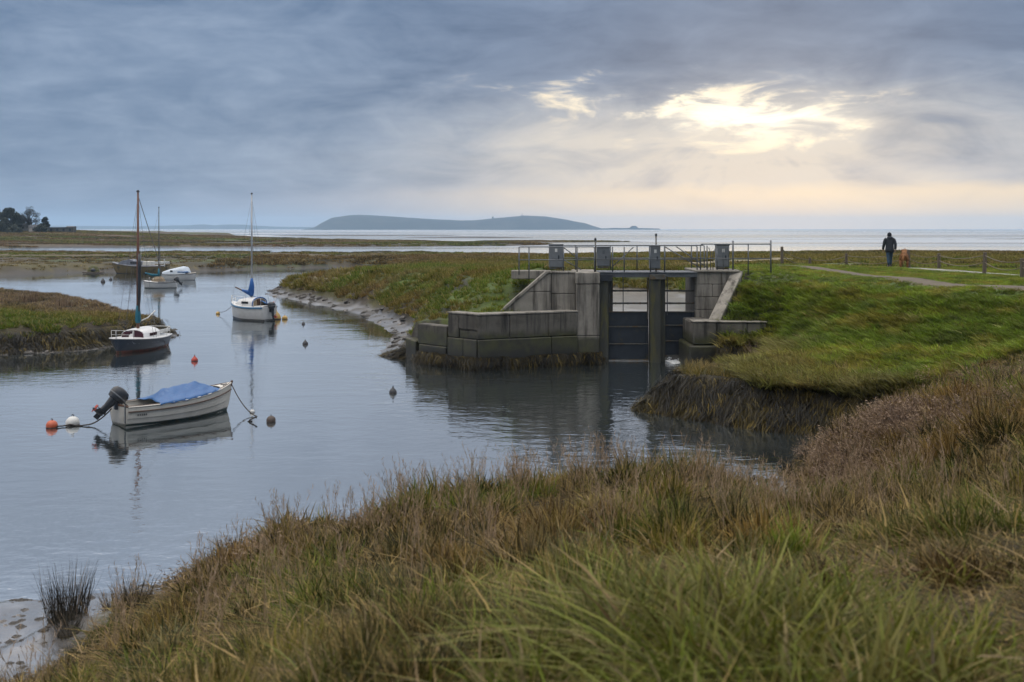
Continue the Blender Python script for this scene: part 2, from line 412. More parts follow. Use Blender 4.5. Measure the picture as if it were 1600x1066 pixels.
MAIN = [(-14, -60), (-12, -20), (-9.5, 2), (-8.8, 9), (-8.2, 12.4), (-7.2, 14.6), (-5.4, 15.3), (-3.6, 15.9), (-1, 16.9), (1, 18.0), (2.6, 19.3), (4.0, 19.7), (5.3, 20.0), (6.1, 20.9), (6.4, 22.3),
        (7.4, 23.4), (8.9, 24.1), (9.3, 25.2), (8.4, 26.1), (7.0, 27.1), (5.6, 28.4), (4.0, 30.1), (4.5, 31.2), (5.5, 33), (6.8, 35.5), (7.8, 37.4), (8.3, 38.7), (8.35, 39.2), (9.62, 41.1), (9.62, 42.6), (8.0, 43.8), (7.9, 45),
        (9, 48), (11.5, 55), (12, 64), (10.5, 69), (6, 70.5), (2, 69), (0.5, 62), (1.5, 52), (3.0, 46), (3.0, 41.6), (2.5, 41.2), (-0.9, 39.4), (-2.2, 40.4), (-3.7, 41.8),
        (-5.2, 42.4), (-5.9, 44.5), (-6.0, 51.9), (-9.9, 64.3), (-15.2, 73.8), (-20.5, 83), (-21.5, 91), (-17.5, 95), (-15.5, 99), (-16.2, 117), (-17.4, 140),
        (-33, 136), (-42, 126), (-52, 126), (-60, 117), (-150, 105), (-400, 95), (-600, 90), (-600, 212), (-200, 214), (-100, 216), (-20, 205), (30, 175), (75, 148), (130, 136), (260, 130), (600, 118), (600, -60)]
main_h = Surf([(0, 0, 3.9), (0, -20, 4.0), (12, -20, 4.0), (-10, -20, 2.4), (-3, 0, 3.35), (-6, 2, 1.7), (-5, 5, 1.4), (2, 5, 3.45), (-2.6, 5, 2.55), (0, 5, 3.35), (0, 9.5, 2.35), (0, 14, 1.45), (-2.0, 13.3, 1.35), (1.5, 16.2, 1.3),
    (-3, 10, 1.5), (-4.2, 12.5, 0.7), (-6, 11.5, 0.2), (2.7, 10, 2.35), (2.6, 14.5, 1.45), (3.3, 12.2, 1.75), (4.4, 13.4, 1.3), (3.3, 17.6, 1.0), (6.2, 12, 2.4), (5.6, 16, 0.95), (4.3, 15.4, 1.05), (6.2, 18.8, 0.35), (5.0, 18.6, 0.2), (7.6, 21.4, 1.35), (9, 17, 2.25), (11.5, 22, 2.25), (9.2, 22.6, 1.5),
    (13, 26, 2.15), (15, 14, 3.5), (22, 20, 3.7), (15.9, 30.8, 3.42), (11, 27.6, 1.45), (9.3, 27.7, 1.2), (6.3, 30, 1.15), (7.6, 33, 0.92), (8.6, 36, 0.72), (9.5, 34.6, 1.15), (10.6, 37.2, 2.0), (9.0, 37.7, 0.50), (9.6, 38.0, 0.72), (10.05, 38.35, 1.40), (9.9, 31, 1.40), (12.1, 30, 2.0), (11.6, 35.8, 2.35), (10.9, 38.6, 2.65), (13.4, 36.8, 3.36), (11.5, 39.7, 3.38), (12.5, 34, 2.7), (13.6, 31.6, 2.7), (14.2, 29.6, 2.62),
    (8.5, 39.0, 1.80), (9.1, 39.9, 2.62), (9.75, 40.8, 3.5), (9.7, 38.9, 1.9), (10.3, 42, 3.68), (9.6, 43.2, 3.66), (11.6, 44.5, 3.62), (13, 40.3, 3.5), (14.2, 36.5, 3.46), (14.7, 32.6, 3.42), (17, 34, 3.48), (16, 42, 3.5), (19.3, 51, 3.5), (14.5, 53.6, 3.5), (20, 46, 3.5), (21, 42, 3.5), (25, 42, 3.4), (30, 60, 3.2), (28, 30, 3.6),
    (20, 72, 2.95), (45, 90, 2.9), (13, 66, 2.5), (13, 56, 2.9), (10.5, 75, 2.35), (6, 74, 2.3), (0, 74, 2.4), (-8, 80, 2.3), (-5.2, 64, 2.7), (-2.6, 53, 3.15), (0, 45.5, 3.5), (1.6, 43.4, 3.66), (2.6, 43.5, 3.66), (0, 42.3, 3.0), (-1.0, 41.4, 2.2), (0.6, 41.3, 2.1), (-0.4, 40.3, 2.03), (-2.2, 42.4, 2.1), (-3.4, 44, 1.8),
    (-11, 85, 1.7), (-14, 92, 1.0), (-12, 110, 1.4), (5, 110, 2.3), (30, 120, 2.6), (-5, 140, 1.6), (-10, 185, 0.75), (-60, 145, 1.1), (-60, 205, 0.7), (-200, 150, 1.1), (-200, 205, 0.7), (60, 130, 2.2), (120, 110, 2.6), (300, 100, 2.6), (-100, 205, 0.7), (30, 165, 0.9)])
ISLE = [(-90, 39), (-40, 41), (-29, 42.2), (-22, 43.2), (-19.6, 44.6), (-18.2, 46.6), (-17.4, 49), (-17.1, 51.3), (-18, 53.5), (-22, 58), (-27, 65), (-37, 74), (-60, 80), (-90, 80)]
isle_h = Surf([(-22, 47, 1.2), (-19, 49.5, 0.95), (-25, 52, 1.25), (-30, 60, 1.2), (-40, 50, 1.3), (-40, 68, 1.1), (-80, 60, 1.3), (-20, 54, 0.75)])
FARM = [(-900, 276), (-300, 278), (-150, 282), (-40, 292), (0, 308), (18, 330), (12, 352), (-20, 372), (-60, 430), (-110, 480), (-150, 560), (-260, 640), (-900, 700)]
far_h = Surf([(-500, 300, 1.6), (-300, 300, 1.2), (-150, 320, 0.9), (-40, 330, 0.7), (-100, 420, 0.8), (-170, 380, 1.2), (-150, 450, 1.6), (-185, 450, 3.4), (-205, 450, 4.4), (-235, 455, 4.8), (-300, 460, 5), (-500, 460, 5), (-220, 400, 2.6), (-300, 380, 2.2), (-240, 600, 4)])
BARS = [[(-75, 600), (-10, 560), (20, 585), (-20, 640)], [(215, 498), (260, 500), (400, 520), (400, 560), (260, 520)], [(-30, 395), (15, 380), (60, 400), (30, 430), (-10, 425)], [(-140, 700), (-30, 760), (-60, 800), (-200, 770)]]

def height(x, y):
    x = np.asarray(x, float); y = np.asarray(y, float)
    wob = fbm(x * 0.9, y * 0.9, 3, 5)
    near = (y < 60)
    # --- the dyke, the camera's bank, the spit and the wide marsh
    sd = sdist(x, y, MAIN) + np.where(y < 130, 0.55 * wob * np.where((y > 37) & (y < 45), 0.1, 1.0), 0)
    sd = sd + np.where(y > 95, 5.0 * fbm(x * 0.06, y * 0.06, 3, 21), 0)
    top = main_h(x, y)
    steep = np.interp(sd, [-3, -1.2, 0, 0.35, 1.0, 1.5, 4, 40], [-1.2, -0.6, 0.02, 0.42, 1.05, 1.35, 4.0, 40])
    gentle = np.interp(sd, [-3, -1.0, 0, 1.5, 2.1, 3.4, 8, 40], [-1.2, -0.2, 0.03, 0.11, 0.55, 1.1, 3.4, 30])
    rim = np.interp(sd, [-3, -1.2, 0, 1.0, 1.35, 2.0, 5, 40], [-1.2, -0.5, 0.02, 0.26, 0.66, 1.15, 2.8, 30])
    soft = np.interp(sd, [-6, -0.5, 0.8, 2.2, 5, 10, 40], [-1.2, -0.1, 0.30, 0.75, 1.2, 1.8, 30])
    wall = np.interp(sd, [-0.8, -0.25, 0.15, 40], [-1.2, -0.8, 3.9, 30])
    k_left = (1 - sstep(-5.2, -3.2, x)) * (1 - sstep(22, 30, y))
    k_wall = sstep(37.6, 38.6, y) * (1 - sstep(42.0, 43.2, y)) * sstep(-4.6, -3.6, x) * (1 - sstep(14, 15, x))
    k_rim = sstep(41.5, 43, y) * (1 - sstep(0, 1.5, x)) * (1 - sstep(100, 115, y))
    k_soft = sstep(100, 118, y)
    bank = steep
    bank = bank * (1 - k_left) + gentle * k_left
    bank = bank * (1 - k_rim) + rim * k_rim
    bank = bank * (1 - k_wall) + wall * k_wall
    bank = bank * (1 - k_soft) + soft * k_soft
    # pool behind the gates: mud, not open water
    kp = sstep(41.8, 44, y) * (1 - sstep(72, 74, y)) * sstep(-4, 0, x) * (1 - sstep(13, 15, x))
    pool = np.interp(sd, [-3, -0.6, 0.3, 1.0, 1.8, 40], [0.95, 0.97, 1.15, 2.5, 4.0, 40])
    far_ = sstep(58, 63, y)
    pool = pool * (1 - far_) + far_ * np.interp(sd, [-3, -0.6, 0.3, 2.5, 5, 40], [0.95, 0.97, 1.15, 2.0, 4.0, 40])
    bank = bank * (1 - kp) + pool * kp
    lump = 0.34 * fbm(x * 0.55, y * 0.55, 4, 1) * sstep(0.2, 1.2, bank) * (1 - 0.6 * k_wall) * np.where(y > 41, 0.55, 1.0)
    lump = lump * (1 - 0.75 * sstep(29.5, 33.5, y) * (1 - sstep(60, 70, y)) * sstep(8.5, 10.5, x)) + 0.13 * fbm(x * 1.5, y * 1.5, 2, 3) * sstep(28, 31, y) * (1 - sstep(60, 70, y)) * sstep(8.5, 10.5, x) * (1 - sstep(3.2, 3.4, top))
    lump = lump + 0.5 * fbm(x * 0.09, y * 0.09, 3, 9) * sstep(56, 75, y)
    z = np.minimum(top + lump, bank + 0.10 * wob)
    # wide flats: creeks and pans cut into the marsh
    cr = np.abs(fbm(x * 0.012, y * 0.03, 4, 31))
    z = z - 1.1 * (1 - sstep(0.0, 0.035, cr)) * sstep(120, 150, y) * (x < 10)
    # gullied scar on the spit above the wall
    sc = sstep(0, 1, 1 - np.hypot((x + 3.0) / 2.6, (y - 49.0) / 4.0))
    z = z - sc * 0.5 * (0.6 + fbm(x * 2.2, y * 0.7, 4, 41) * 2.4)
    # wet mud bar in the inlet
    z = np.maximum(z, 0.09 + 0.10 * wob - 0.22 * ((x - 5.7) ** 2 / 1.3 + (y - 21.3) ** 2 / 1.1))
    # --- the islet of saltmarsh on the left
    sd2 = sdist(x, y, ISLE) + 0.9 * fbm(x * 0.6, y * 0.6, 3, 51)
    b2 = np.interp(sd2, [-3, -1.0, 0, 0.6, 0.95, 1.4, 2.4, 6, 40], [-1.2, -0.35, 0.02, 0.18, 0.62, 0.98, 1.2, 1.8, 30])
    z2 = np.minimum(isle_h(x, y) + 0.55 * fbm(x * 0.5, y * 0.5, 4, 53), b2 + 0.1 * wob)
    z = np.maximum(z, z2)
    # --- far marsh
    sd3 = sdist(x, y, FARM) + 14 * fbm(x * 0.02, y * 0.02, 3, 61)
    b3 = np.interp(sd3, [-10, 0, 6, 14, 60], [-1.2, 0.05, 0.5, 1.2, 30])
    f3 = far_h(x, y) + 1.0 * fbm(x * 0.02, y * 0.05, 4, 63)
    cr3 = np.abs(fbm(x * 0.006, y * 0.02, 4, 65))
    f3 = f3 - 1.4 * (1 - sstep(0.0, 0.03, cr3)) * (x > -190)
    z = np.maximum(z, np.minimum(f3, b3))
    for k, b in enumerate(BARS):
        s4 = sdist(x, y, b) + 8 * fbm(x * 0.02, y * 0.04, 3, 71 + k)
        z = np.maximum(z, np.interp(s4, [-12, 0, 10, 40], [-1.2, 0.04, 0.3, 0.5]))
    return np.maximum(z, -1.2)

def normal_at(x, y, e=0.15):
    gx = (height(x + e, y) - height(x - e, y)) / (2 * e); gy = (height(x, y + e) - height(x, y - e)) / (2 * e)
    return gx, gy

CG = {k: np.array(v) for k, v in dict(
    soil=(0.040, 0.030, 0.016), grassbase=(0.060, 0.072, 0.022), olive=(0.075, 0.070, 0.026), brown=(0.085, 0.060, 0.034), mud=(0.070, 0.062, 0.053), palemud=(0.135, 0.131, 0.128), dark=(0.026, 0.023, 0.019),
    green=(0.070, 0.105, 0.020), marsh=(0.095, 0.080, 0.030), marshbrown=(0.090, 0.063, 0.036), marshdark=(0.045, 0.040, 0.028), sand=(0.30, 0.25, 0.17)).items()}
def lerp(a, b, t): return a * (1 - t[:, None]) + b * t[:, None]
def ground_colour(x, y, z, slope):
    n = len(x); one = np.ones(n)
    a = fbm(x * 0.35, y * 0.35, 4, 81); b = fbm(x * 0.05, y * 0.12, 4, 83); f = fbm(x * 2.5, y * 2.5, 3, 85)
    c = lerp(CG['soil'][None] * one[:, None], CG['olive'], sstep(-0.15, 0.2, a))
    # mown green of the dyke and the plain behind
    kd = sstep(25.5, 31, y) * sstep(1.2, 1.7, z) * (1 - sstep(105, 150, y))
    g = lerp(CG['grassbase'][None] * one[:, None], CG['green'], sstep(-0.2, 0.15, a))
    g = lerp(g, CG['marsh'], sstep(0.0, 0.25, b) * sstep(60, 75, y))
    g = lerp(g, CG['sand'], sstep(0.14, 0.22, b + f * 0.1) * sstep(62, 72, y) * 0.6)
    c = lerp(c, g, kd)
    # the wide marsh
    km = sstep(100, 140, y)
    band = fbm(x * 0.008, y * 0.05, 4, 87)
    m = lerp(CG['marsh'][None] * one[:, None], CG['marshbrown'], sstep(-0.12, 0.12, band))
    m = lerp(m, CG['marshdark'], sstep(0.02, 0.2, fbm(x * 0.02, y * 0.09, 4, 89)) * 0.85)
    m = lerp(m, CG['green'] * 0.85, sstep(0.08, 0.2, fbm(x * 0.015, y * 0.05, 3, 91)) * 0.7)
    c = lerp(c, m, km)
    # bare mud: below the tide line and on broken faces
    mz = z + f * 0.35 + a * 0.2
    mud = 1 - sstep(0.30, 0.50, mz)
    mc = lerp(CG['mud'][None] * one[:, None], CG['palemud'], sstep(-0.1, 0.2, f + a) * (1 - sstep(0.25, 0.9, slope)))
    mc = lerp(mc, CG['dark'], sstep(0.35, 0.8, slope) * (y < 60))
    mc = lerp(mc, np.array((0.055, 0.046, 0.034)), sstep(98, 112, y) * 0.9)
    c = lerp(c, mc, mud)
    raw = sstep(0.65, 1.0, slope) * (y < 60) * ~((y > 43) & (x > 0)) * (1 - sstep(1.3, 1.7, z) * (y < 41))
    c = lerp(c, CG['dark'], raw * 0.8)
    sc = sstep(0, 1, 1 - np.hypot((x + 3.0) / 2.6, (y - 49.0) / 4.0))
    c = lerp(c, np.array((0.030, 0.024, 0.018)), sc)
    pool = sstep(42, 43.5, y) * (1 - sstep(70, 72, y)) * sstep(-3, 0, x) * (1 - sstep(13, 15, x)) * (1 - sstep(1.1, 1.3, z))
    c = lerp(c, np.array((0.16, 0.148, 0.13)), pool)
    wet = np.clip(np.maximum(1 - sstep(0.24, 0.5, mz), pool * 0.6), 0, 1)
    wet = wet * (1 - 0.8 * sstep(90, 110, y)) * (1 - 0.45 * sstep(42, 46, y) * (x < 0))
    c = c * (1 - 0.35 * (mud * sstep(42, 46, y) * (x < 0))[:, None])
    return c * (1 + 0.5 * f[:, None]), wet

def make_ground():
    fine = np.arange(-33, 33.01, 0.22)
    ang = np.concatenate([np.arange(-180, -60, 6.0), np.arange(-60, -33, 1.0), fine, np.arange(34, 60, 1.0), np.arange(60, 180, 6.0)])
    rr = [0.4]
    while rr[-1] < 900:
        r = rr[-1]
        rr.append(r * 1.03 if r < 3 else r * 1.011 if r < 20 else r * 1.0075 if r < 100 else r * 1.014 if r < 300 else r * 1.03)
    rr = np.array(rr); na, nr = len(ang), len(rr)
    A, RR = np.meshgrid(np.radians(ang), rr)
    x = (RR * np.sin(A)).ravel(); y = (RR * np.cos(A)).ravel()
    z = height(x, y)
    gx, gy = normal_at(x, y, 0.2); slope = np.hypot(gx, gy)
    col, wet = ground_colour(x, y, z, slope)
    i = np.arange(nr - 1)[:, None] * na + np.arange(na)[None]
    j = np.arange(nr - 1)[:, None] * na + (np.arange(na)[None] + 1) % na
    q = np.stack([i, j, j + na, i + na], -1).reshape(-1, 4)
    keep = (z[q] > -0.55).any(1); q = q[keep]
    used = np.zeros(len(x), bool); used[q] = True
    new = np.cumsum(used) - 1; q = new[q]
    me = bpy.data.meshes.new('ground')
    co = np.stack([x, y, z], -1)[used]
    me.vertices.add(len(co)); me.vertices.foreach_set('co', co.astype(np.float32).ravel())
    me.loops.add(q.size); me.loops.foreach_set('vertex_index', q[:, ::-1].astype(np.int32).ravel())
    me.polygons.add(len(q)); me.polygons.foreach_set('loop_start', np.arange(0, q.size, 4, dtype=np.int32)); me.polygons.foreach_set('loop_total', np.full(len(q), 4, np.int32))
    me.update(); me.validate()
    ca = me.color_attributes.new('tone', 'FLOAT_COLOR', 'POINT')
    ca.data.foreach_set('color', np.concatenate([np.clip(col[used], 0.004, 1), wet[used][:, None]], 1).astype(np.float32).ravel())
    me.shade_smooth()
    m = bpy.data.materials.new('marsh_ground'); m.use_nodes = True
    nt = m.node_tree; bs = nt.nodes['Principled BSDF']
    at_ = nt.nodes.new('ShaderNodeAttribute'); at_.attribute_name = 'tone'
    g = nt.nodes.new('ShaderNodeNewGeometry'); pos = E(nt, g.outputs['Position'])
    wet_ = E(nt, at_.outputs['Alpha'])
    n = noise(nt, pos, 4.0, 6, 0.65); nl = noise(nt, pos, 0.6, 4, 0.6)
    c = scalec(nt, E(nt, at_.outputs['Color']), (n * 1.0 + 0.5) * (nl * 0.7 + 0.65))
    nt.links.new(c.k, bs.inputs['Base Color'])
    nt.links.new((0.92 - wet_ * 0.78 + (n - 0.5) * 0.22).mx(0.07).k, bs.inputs['Roughness'])
    bs.inputs['Specular IOR Level'].default_value = 0.5
    nt.links.new(wet_.k, bs.inputs['Coat Weight']); bs.inputs['Coat Roughness'].default_value = 0.16; bs.inputs['Coat IOR'].default_value = 1.7
    b = nt.nodes.new('ShaderNodeBump'); nt.links.new((0.9 - wet_ * 0.6).k, b.inputs['Strength']); b.inputs['Distance'].default_value = 0.06
    nt.links.new((n + noise(nt, pos, 18.0, 3, 0.6) * 0.3).k, b.inputs['Height']); nt.links.new(b.outputs[0], bs.inputs['Normal'])
    me.materials.append(m)
    o = bpy.data.objects.new('ground', me); COL.objects.link(o)
    tag(o, 'grassy dyke, saltmarsh and mud banks along the tidal creek', 'ground', kind='structure')
make_ground()

# ------------------------------------------------------------------ water
def make_water():
    mb = MB(); seg = 96; rad = [0.0, 60, 200, 600, 2000, 8200]
    vs = [(0, 0, 0)]; fs = []
    for r in rad[1:]:
        for k in range(seg): vs.append((r * math.cos(2 * math.pi * k / seg), r * math.sin(2 * math.pi * k / seg), 0))
    for k in range(seg): fs.append((0, 1 + k, 1 + (k + 1) % seg))
    for i in range(len(rad) - 2):
        for k in range(seg):
            a, b = 1 + i * seg + k, 1 + i * seg + (k + 1) % seg
            fs.append((a, a + seg, b + seg, b))
    mb.add(vs, fs)
    m = bpy.data.materials.new('creek_water'); m.use_nodes = True
    nt = m.node_tree; nt.nodes.clear(); out = nt.nodes.new('ShaderNodeOutputMaterial')
    g = nt.nodes.new('ShaderNodeNewGeometry'); pos = E(nt, g.outputs['Position']); x, y, z = split(nt, pos)
    sea = y.step(150.0, 420.0)
    patch = noise(nt, xyz(nt, x * 0.05, y * 0.11, 0.0), 1.0, 4, 0.6, 0.6).step(0.36, 0.66)
    near_gate = (((x - 3.0) / 7.0).sq() * -1.0 - ((y - 34.0) / 9.0).sq()).ex()
    w1 = noise(nt, xyz(nt, x * 1.6, y * 2.6, 0.0), 1.0, 3, 0.5, 0.3)
    w2 = noise(nt, xyz(nt, x * 5.0, y * 7.0, 0.0), 1.0, 2, 0.5, 0.2)
    w3 = noise(nt, xyz(nt, x * 0.35, y * 0.6, 0.0), 1.0, 2, 0.5)
    amp = (patch * 0.62 + 0.18 + near_gate * 0.7) * (1.0 - sea * 0.6)
    h = (w1 * 0.55 + w2 * 0.20 + w3 * 0.6) * amp
    b = nt.nodes.new('ShaderNodeBump'); b.inputs['Strength'].default_value = 1.0; b.inputs['Distance'].default_value = 0.028
    nt.links.new(h.k, b.inputs['Height'])
    flat = noise(nt, xyz(nt, x * 0.0016, y * 0.010, 2.0), 1.0, 4, 0.6, 0.4).step(0.42, 0.60)
    rough = (patch * 0.03 + 0.035) * (1.0 - sea) + sea * (flat * 0.25 + 0.16)
    gl = nt.nodes.new('ShaderNodeBsdfGlossy'); gl.inputs['Color'].default_value = (0.93, 0.96, 0.98, 1)
    nt.links.new(rough.k, gl.inputs['Roughness']); nt.links.new(b.outputs[0], gl.inputs['Normal'])
    df = nt.nodes.new('ShaderNodeBsdfDiffuse'); df.inputs['Color'].default_value = (0.026, 0.032, 0.032, 1)
    fr = nt.nodes.new('ShaderNodeFresnel'); fr.inputs['IOR'].default_value = 1.4
    nt.links.new(b.outputs[0], fr.inputs['Normal'])
    mx = nt.nodes.new('ShaderNodeMixShader')
    nt.links.new((E(nt, fr.outputs[0]) * 0.5 + 0.52).mn(1.0)._m('MULTIPLY', 1.0 - sea * 0.36).k, mx.inputs[0])
    nt.links.new(df.outputs[0], mx.inputs[1]); nt.links.new(gl.outputs[0], mx.inputs[2]); nt.links.new(mx.outputs[0], out.inputs[0])
    o = mb.build('water', m)
    tag(o, 'calm grey blue tidal water of the creek and sea', 'water', kind='structure')
make_water()

# ------------------------------------------------------------------ far land
def ridge(name, label, dist, prof, depth, m, z0=-1.0):
    """low island: a ridge line with depth, sloping down on both sides; prof in photograph pixels"""
    xs = np.linspace(prof[0][0], prof[-1][0], 140)
    top = np.interp(xs, [p[0] for p in prof], [p[1] for p in prof])
    rows = []
    for t in np.linspace(-1, 1, 15):
        Y = dist + t * depth; row = []
        for px, py in zip(xs, top):
            X = (px - 800) * dist / F; Zt = CAMZ + (357 - py) * dist / F
            k = max(0.0, 1 - abs(t) ** 1.6)
            nz = float(fbm(np.array([X * 0.012]), np.array([Y * 0.012]), 4, 101)[0])
            row.append((X, Y, z0 + (Zt - z0) * k + (nz * 0.10 * (Zt - z0) if abs(t) < 0.97 else 0)))
        rows.append(row)
    o = MB().grid(rows).build(name, m, smooth=True)
    return tag(o, label, name.split('_')[-1], kind='structure')
M['island'] = mat('island_heath', (0.028, 0.032, 0.028), (0.020, 0.023, 0.022), 0.02, 0.95, c3=(0.040, 0.040, 0.034), s3=0.008)
isl = ridge('island', 'long low blue grey island out on the sea horizon', 4200, [(488, 357.5), (500, 354.5), (508, 347), (520, 340), (545, 337), (560, 336), (600, 338), (650, 341), (720, 345), (745, 344), (775, 341), (800, 338.5), (820, 337.5), (850, 338.5), (890, 344), (915, 349), (940, 357.5)], 260, M['island'])
tw = thing('watch_tower', 'tiny tower on the crest of the far island', 'tower', (at(770, 341, 4200).x, 4200, CAMZ + 16 * 4200 / F - 4))
MB().lathe([(4, -3), (3.6, 5), (3.2, 8)], 12).build('shaft', M['island'], tw); MB().lathe([(4.2, 8.1), (4.2, 9), (1.0, 11)], 12).build('cap', M['island'], tw)
tw = thing('beacon_hut', 'small beacon hut on the highest hump of the far island', 'tower', (at(816, 338, 4200).x, 4200, CAMZ + 19 * 4200 / F - 2))
MB().box((0, 0, 1), (12, 10, 8)).build('wall', M['island'], tw); MB().tube([(0, 0, 5), (0, 0, 13)], 0.8).build('mast', M['island'], tw)
ridge('far_coast', 'faint low coast along the horizon beyond the marsh', 6900, [(-420, 357), (-250, 350), (-60, 349), (80, 353), (150, 353.5), (200, 354), (300, 352), (318, 350.5), (335, 352.5), (352, 351), (380, 351), (400, 353), (440, 354.5), (490, 355), (500, 357)], 300, M['island'])
ridge('rocky_islet', 'square dark rock off the end of the far island', 4300, [(983, 357.3), (985.5, 354.2), (988, 353), (993, 353), (995.5, 354.2), (998, 357.3)], 30, M['island'])
ridge('sand_bar', 'thin spit trailing from the end of the far island', 4300, [(930, 357.2), (960, 356.2), (1000, 356.4), (1030, 357.2)], 40, M['island'])

# ------------------------------------------------------------------ paths on the dyke
def path(name, label, pts, w, m, lift=0.035):
    P = np.array(pts, float); t = np.linspace(0, len(P) - 1, 90)
    px = np.interp(t, range(len(P)), P[:, 0]); py = np.interp(t, range(len(P)), P[:, 1]); pw = np.interp(t, range(len(P)), w)
    k = np.ones(9) / 9
    pad = lambda a: np.convolve(np.pad(a, 4, mode='edge'), k, 'valid')
    px, py = pad(px), pad(py)
    dx, dy = np.gradient(px), np.gradient(py); L = np.hypot(dx, dy); nx, ny = -dy / L, dx / L
    rows = []
    for s in np.linspace(-1, 1, 9):
        e = s * (1 + 0.25 * fbm(t * 0.9, t * 0 + s, 3, 111))
        X = px + nx * pw * e / 2; Y = py + ny * pw * e / 2
        Z = height(X, Y) + lift - 0.05 * (abs(s) == 1)
        rows.append(list(zip(X, Y, Z)))
    o = MB().grid(rows).build(name, m, smooth=True)
    return tag(o, label, 'path', kind='structure')
M['path'] = mat('trodden_earth', (0.145, 0.118, 0.082), (0.09, 0.074, 0.052), 3, 0.9, 0, 0.02, 20, c3=(0.10, 0.11, 0.045), s3=2.2, f3=(0.56, 0.70))
M['gravel'] = mat('pale_gravel', (0.36, 0.35, 0.32), (0.24, 0.235, 0.21), 12, 0.9, 0, 0.02, 30, c3=(0.12, 0.14, 0.06), s3=1.6, f3=(0.50, 0.64))
PATH_A = [(12.6, 51.5), (14.2, 48.0), (14.6, 42.5), (14.9, 38.0), (15.5, 34.5), (16.6, 31.5), (18.5, 28.5)]
PATH_B = [(15.5, 53.5), (18.2, 51.6), (19.6, 50.4), (20.4, 47.6), (21.0, 44.0), (22.2, 40.0), (24, 34)]
path('dirt_path', 'narrow trodden earth path along the dyke shoulder', PATH_A, [0.5, 1.4, 1.7, 1.6, 1.5, 1.4, 1.4], M['path'])
path('gravel_path', 'pale gravel path where the walker and dog go', PATH_B, [1.0, 2.0, 2.3, 2.2, 2.0, 1.6, 1.4], M['gravel'])

# ------------------------------------------------------------------ the sluice
DECK = 3.71
def wall_piece(name, parent, p0, p1, poly, thick, m, bevel=0.018, proud=0.0):
    """a block in the vertical plane from p0 to p1 (plan), poly in (metres along, height); thickness goes back from the face"""
    a = Vector((p0[0], p0[1], 0)); d = Vector((p1[0] - p0[0], p1[1] - p0[1], 0)); u = d.normalized()
    nrm = Vector((u.y, -u.x, 0))           # towards the viewer when p0 is left of p1
    return MB().prism(poly, -nrm * thick, a + nrm * proud, u, (0, 0, 1)).build(name, m, parent, bevel=bevel)
def rect(a, b, z0, z1, g=0.006): return [(a + g, z0 + g), (b - g, z0 + g), (b - g, z1 - g), (a + g, z1 - g)]

